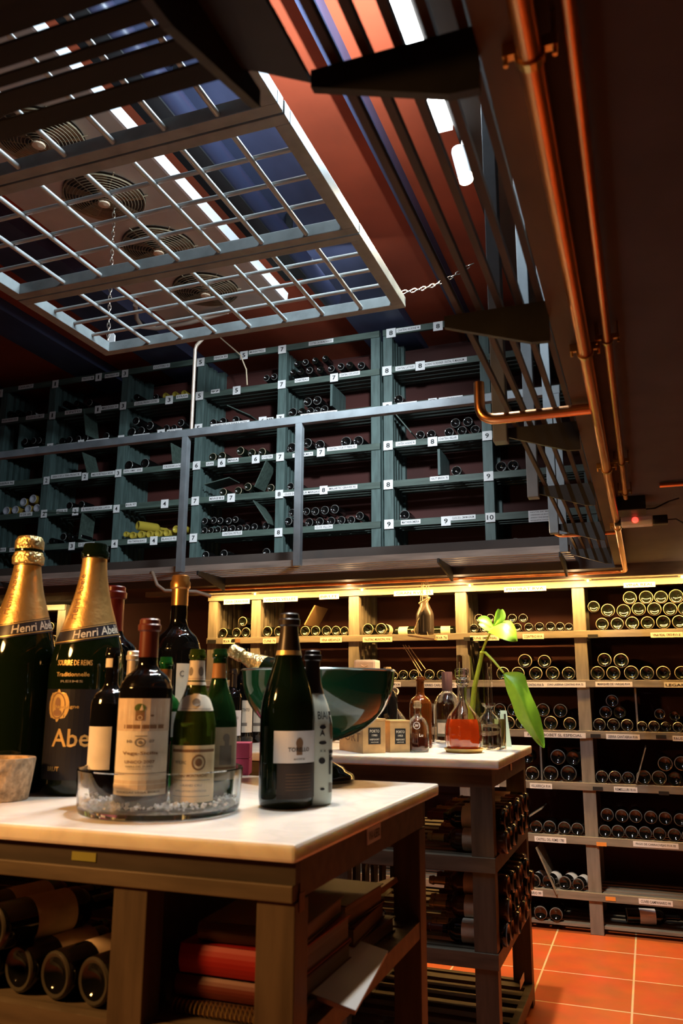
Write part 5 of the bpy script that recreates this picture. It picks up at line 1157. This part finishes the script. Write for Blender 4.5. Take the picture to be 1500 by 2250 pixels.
MB().lathe([(0, .93*HH), (.3*24*kc, .93*HH), (.34*24*kc, 1.07*HH), (0, 1.075*HH)], mat('cork', (0.5, 0.34, 0.18), 0.8, noise=0.2, scale=(80, 80, 80)), c, 20).build('cork', t)
kc = k_of(925, 1625)
c = on2(925, 1643); t = thing('spirit_bottle', 'amber brown spirit bottle behind the emblem flask', 'bottle', c)
MB().lathe(bottle_profile('bordeaux', 21*kc, 130*kc), mat('amber_spirit_glass', (0.12, 0.03, 0.005), 0.05, trans=0.5), c, 32).build('glass_body', t, smooth=True)
c = on2(932, 1636.5); kc = depth(c)/FPX; t = thing('jigger', 'polished steel jigger cup behind the amber bottle', 'jigger', c)
MB().lathe([(0, 0), (22*kc, 0), (24*kc, 0.002), (12*kc, 42*kc), (10*kc, 46*kc), (12*kc, 50*kc), (24*kc, 88*kc), (22.5*kc, 88*kc), (9*kc, 52*kc), (0, 50*kc)], STEEL, c, 32).build('cup', t, smooth=True)
c = on2(985, 1640); kc = depth(c)/FPX
gin = catmull([(.9, 0), (1, .03), (1, .3), (1, .50), (.96, .60), (.72, .69), (.42, .75), (.34, .80), (.33, .9), (.36, 1.0)], 3)
t, c = glass_vessel('spirit_bottle', 'big clear spirit bottle with dark capsule behind the decanter', (985, 1640), 31*kc, 156*kc, gin, 'bottle', lh=0.25, lmat=None)
MB().lathe([(.35*31*kc, .76*156*kc), (.37*31*kc, .80*156*kc), (.39*31*kc, 1.01*156*kc), (.36*31*kc, 1.03*156*kc), (0, 1.03*156*kc)], mat('violet_brown_capsule', (0.10, 0.05, 0.05), 0.35), c, 28).build('capsule', t, smooth=True)
b = MB(); th = math.atan2(-c.y, -c.x)-0.45; Rr = 31*kc+0.001
n = 8; vs = [(c.x+Rr*math.cos(th-0.45+0.9*i/n), c.y+Rr*math.sin(th-0.45+0.9*i/n), TZ+zz) for zz in (22*kc, 58*kc) for i in range(n+1)]
b.add(vs, [(i, i+1, n+2+i, n+1+i) for i in range(n)], mat('dark_gold_label', (0.10, 0.09, 0.06), 0.5))
Rr += 0.001; vs = [(c.x+Rr*math.cos(th-0.33+0.66*i/n), c.y+Rr*math.sin(th-0.33+0.66*i/n), TZ+zz) for zz in (28*kc, 51*kc) for i in range(n+1)]
b.add(vs, [(i, i+1, n+2+i, n+1+i) for i in range(n)], PAPERT); b.build('paper_label', t)
kc = k_of(1072, 1640)
fk = catmull([(.9, 0), (1, .03), (1, .35), (1, .55), (.82, .68), (.5, .76), (.36, .82), (.34, .9), (.55, .94), (.62, 1.0)], 3)
t, c = glass_vessel('glass_flask', 'small clear flask of water with flared lip beside the vase', (1076, 1647), 24*kc, 94*kc, fk, 'flask', lh=0.6, lmat=mat('clear_water', (0.95, 0.93, 0.85), 0.0, trans=1.0, ior=1.33))
kc = k_of(1099, 1638)
t, c = glass_vessel('drinking_glass', 'straight glass of pale yellow drink at the table end', (1098, 1645), 14.5*kc, 70*kc, [(.85, 0), (.9, .02), (1.0, 1.0)], 'glass', lh=1.0, lmat=None)
MB().lathe([(0, 0.0125), (12*kc, 0.0125), (13*kc, 60*kc), (0, 60*kc)], YLIQ, c, 32).build('drink', t, smooth=True)
c = on2(1118, 1641); b = MB(); b.M = Matrix.Translation(c) @ Matrix.Rotation(0.2, 4, 'Z') @ Matrix.Rotation(-0.12, 4, 'X')
kc = depth(c)/FPX; b.prism([(-16*kc, 0), (6*kc, 0), (-2*kc, 78*kc), (-16*kc, 78*kc)], 'y', 0, 0.003, PBLUE); tag(b.build('folded_card'), 'pale blue card standing behind the yellow drink', 'card')
c = on2(955, 1640); b = MB(); b.M = Matrix.Translation((c.x, c.y, TZ)) @ Matrix.Rotation(0.5, 4, 'Z'); b.box((-0.06, -0.08, 0), (0.07, 0.09, 0.012), PAPER); b.M = b.M @ Matrix.Translation((0, 0.02, 0.012)) @ Matrix.Rotation(0.2, 4, 'Y'); b.box((-0.05, -0.07, 0), (0.055, 0.08, 0.003), PAPER)
tag(b.build('paper_stack'), 'white papers lying behind the decanter', 'paper')
# bottles and box half hidden behind the bowl
def back_bottle(label, px, py, top, Rpx, kind, glass, cap, lab=None):
    c = on2(px, py); k = depth(c)/FPX; H = at_y(px, top, c.y).z-TZ; t = thing('wine_bottle', label, 'wine bottle', c)
    pr = bottle_profile(kind, Rpx*k, H); MB().lathe(pr, glass, c, 28).build('glass_body', t, smooth=True)
    if cap:
        z0 = 0.76*H; MB().lathe([(radius_at(pr, z0+(0.93*H-z0)*i/6)+0.0007, z0+(0.93*H-z0)*i/6) for i in range(7)]+[(0.44*Rpx*k, .94*H), (0.44*Rpx*k, .97*H), (.36*Rpx*k, 1.003*H), (0, 1.003*H)], cap, c, 24).build('capsule', t, smooth=True)
    if lab: bottle_label(t, pr, c, TZ, H, Rpx*k, math.atan2(-c.y, -c.x), 0.12, 0.45, -60, 60, lab, inks=[('r', 0.3, 0.2, 0.7, 0.3, INKG), ('t', 'VINO TINTO', 0.5, 0.7, 0.6, 0.1, INKG)])
back_bottle('dark bottle with white label behind the bowl, next to the crimson boxes', 531, 1634, 1425, 24, 'bordeaux', DKGLASS2, None, PAPERC)
back_bottle('dark bottle partly hidden behind the bowl and the white labelled one', 562, 1630, 1440, 24, 'bordeaux', DKGLASS2, None, PAPERC)
back_bottle('slim dark bottle with white cap by the castle label bottle', 508, 1636, 1470, 22, 'bordeaux', DKGLASS2, CAPK, PAPER)
back_bottle('dark bottle with gold cap peeping behind the bowl rim', 852, 1641, 1466, 22, 'bordeaux', DKGLASS2, GOLD)
c = on2(805, 1634); k = depth(c)/FPX
t = thing('plastic_jug', 'white plastic jug lid showing above the green bowl', 'jug', c)
hh = at_y(805, 1450, c.y).z-TZ
MB().box((c.x-26*k, c.y-0.03, 0+TZ), (c.x+26*k, c.y+0.05, TZ+hh), mat('cream_plastic', (0.75, 0.55, 0.38), 0.45)).build('jug_body', t, bevel=0.012)
MB().tube([(c.x-8*k, c.y-0.032, TZ+hh-12*k), (c.x, c.y-0.036, TZ+hh-16*k), (c.x+8*k, c.y-0.032, TZ+hh-12*k)], 0.003, mat('cream_plastic_shade', (0.6, 0.4, 0.25), 0.5), 6).build('grip', t)
b = MB(); b.M = Matrix.Translation((c.x+30*k, c.y+0.06, TZ+hh-12*k)) @ Matrix.Rotation(0.75, 4, 'Y'); b.lathe([(0, -0.04), (0.014, -0.035), (0.016, 0.03), (0, 0.04)], mat('striped_cloth_red', (0.5, 0.12, 0.03), 0.7), seg=14)
# roped bottle on its little swing, hung from a stick at the pipe
YS = D1-0.10
t = thing('hanging_bottle', 'dark bottle roped to a small wooden swing hanging before the lit rack', 'hanging bottle', at_y(932, 1398, YS))
def sp_(px, py, dy=0.0): return at_y(px, py, YS+dy)
pb = sp_(934, 1394); k = depth(pb)/FPX; Hs = sp_(936, 1310).z - pb.z
MB().lathe(bottle_profile('champagne', 19.5*k, Hs*1.02), mat('dull_dark_glass', (0.035, 0.028, 0.026), 0.3), pb, 28).build('bottle_body', t, smooth=True)
b = MB(); a_, b_ = sp_(899, 1397), sp_(957, 1405); b.bar(a_+Vector((0, 0, 0)), b_, 0.075, 0.007, PINE); b.build('swing_seat', t)
b = MB()
for (p, q) in (((926, 1281), (923, 1324)), ((929, 1281), (927, 1316)), ((934, 1272), (940, 1312)), ((938, 1274), (943, 1300)), ((922, 1326), (940, 1397)), ((939, 1318), (908, 1386)), ((920, 1327), (941, 1314))):
    b.tube([sp_(*p, -0.048), sp_(*q, -0.048)], 0.0022, ROPE, 6)
b.tube([sp_(920, 1326, -0.05), sp_(941, 1314, -0.05)], 0.005, ROPE, 8); b.tube([sp_(944, 1312, -0.04), sp_(938, 1322, -0.04)], 0.006, ROPE, 8)
b.ball(sp_(906, 1386, -0.04), 0.010, ROPE, 8)
b.build('rope', t, smooth=True)
tag(MB().tube([sp_(866, 1276, -0.03), sp_(930, 1273, -0.03)], 0.008, mat('pale_stick', (0.62, 0.42, 0.26), 0.6), 10).build('wooden_stick', smooth=True), 'pale stick along the copper pipe from which the roped bottle hangs', 'stick')
# boards and sticks leaning in the low rack
a_, b_ = at_y(697, 1328, D1+0.10), at_y(668, 1376, D1+0.06); b = MB(); b.M = Matrix.Translation((a_+b_)/2) @ Matrix.Rotation(math.radians(30), 4, 'Y')
b.box((-0.004, -0.02, -0.075), (0.004, 0.22, 0.075), mat('cardboard_sheet', (0.28, 0.17, 0.08), 0.7)); tag(b.build('cardboard_sheet'), 'brown cardboard sheet leaning on bottles in the top row', 'cardboard')
for (p, q, w_) in (((885, 1417), (931, 1493), 'longer'), ((897, 1418), (934, 1470), 'shorter'), ((890, 1417), (926, 1474), 'middle')):
    tag(MB().tube([at_y(*p, D1+0.05), at_y(*q, D1+0.02)], 0.0025, ROPE, 6).build('thin_stick'), '%s of three thin sticks leaning in the second row of the lit rack' % w_, 'stick', 'thin sticks')

tag(MB().tube([at_y(484, 742, 6.1), at_y(505, 760, 6.12), at_y(528, 780, 6.14), at_y(541, 812, 6.15), at_y(543, 846, 6.16)], 0.006, ROPE, 6).build('cable', smooth=True), 'thin tan cable hanging in front of the upstairs rack top', 'cable')
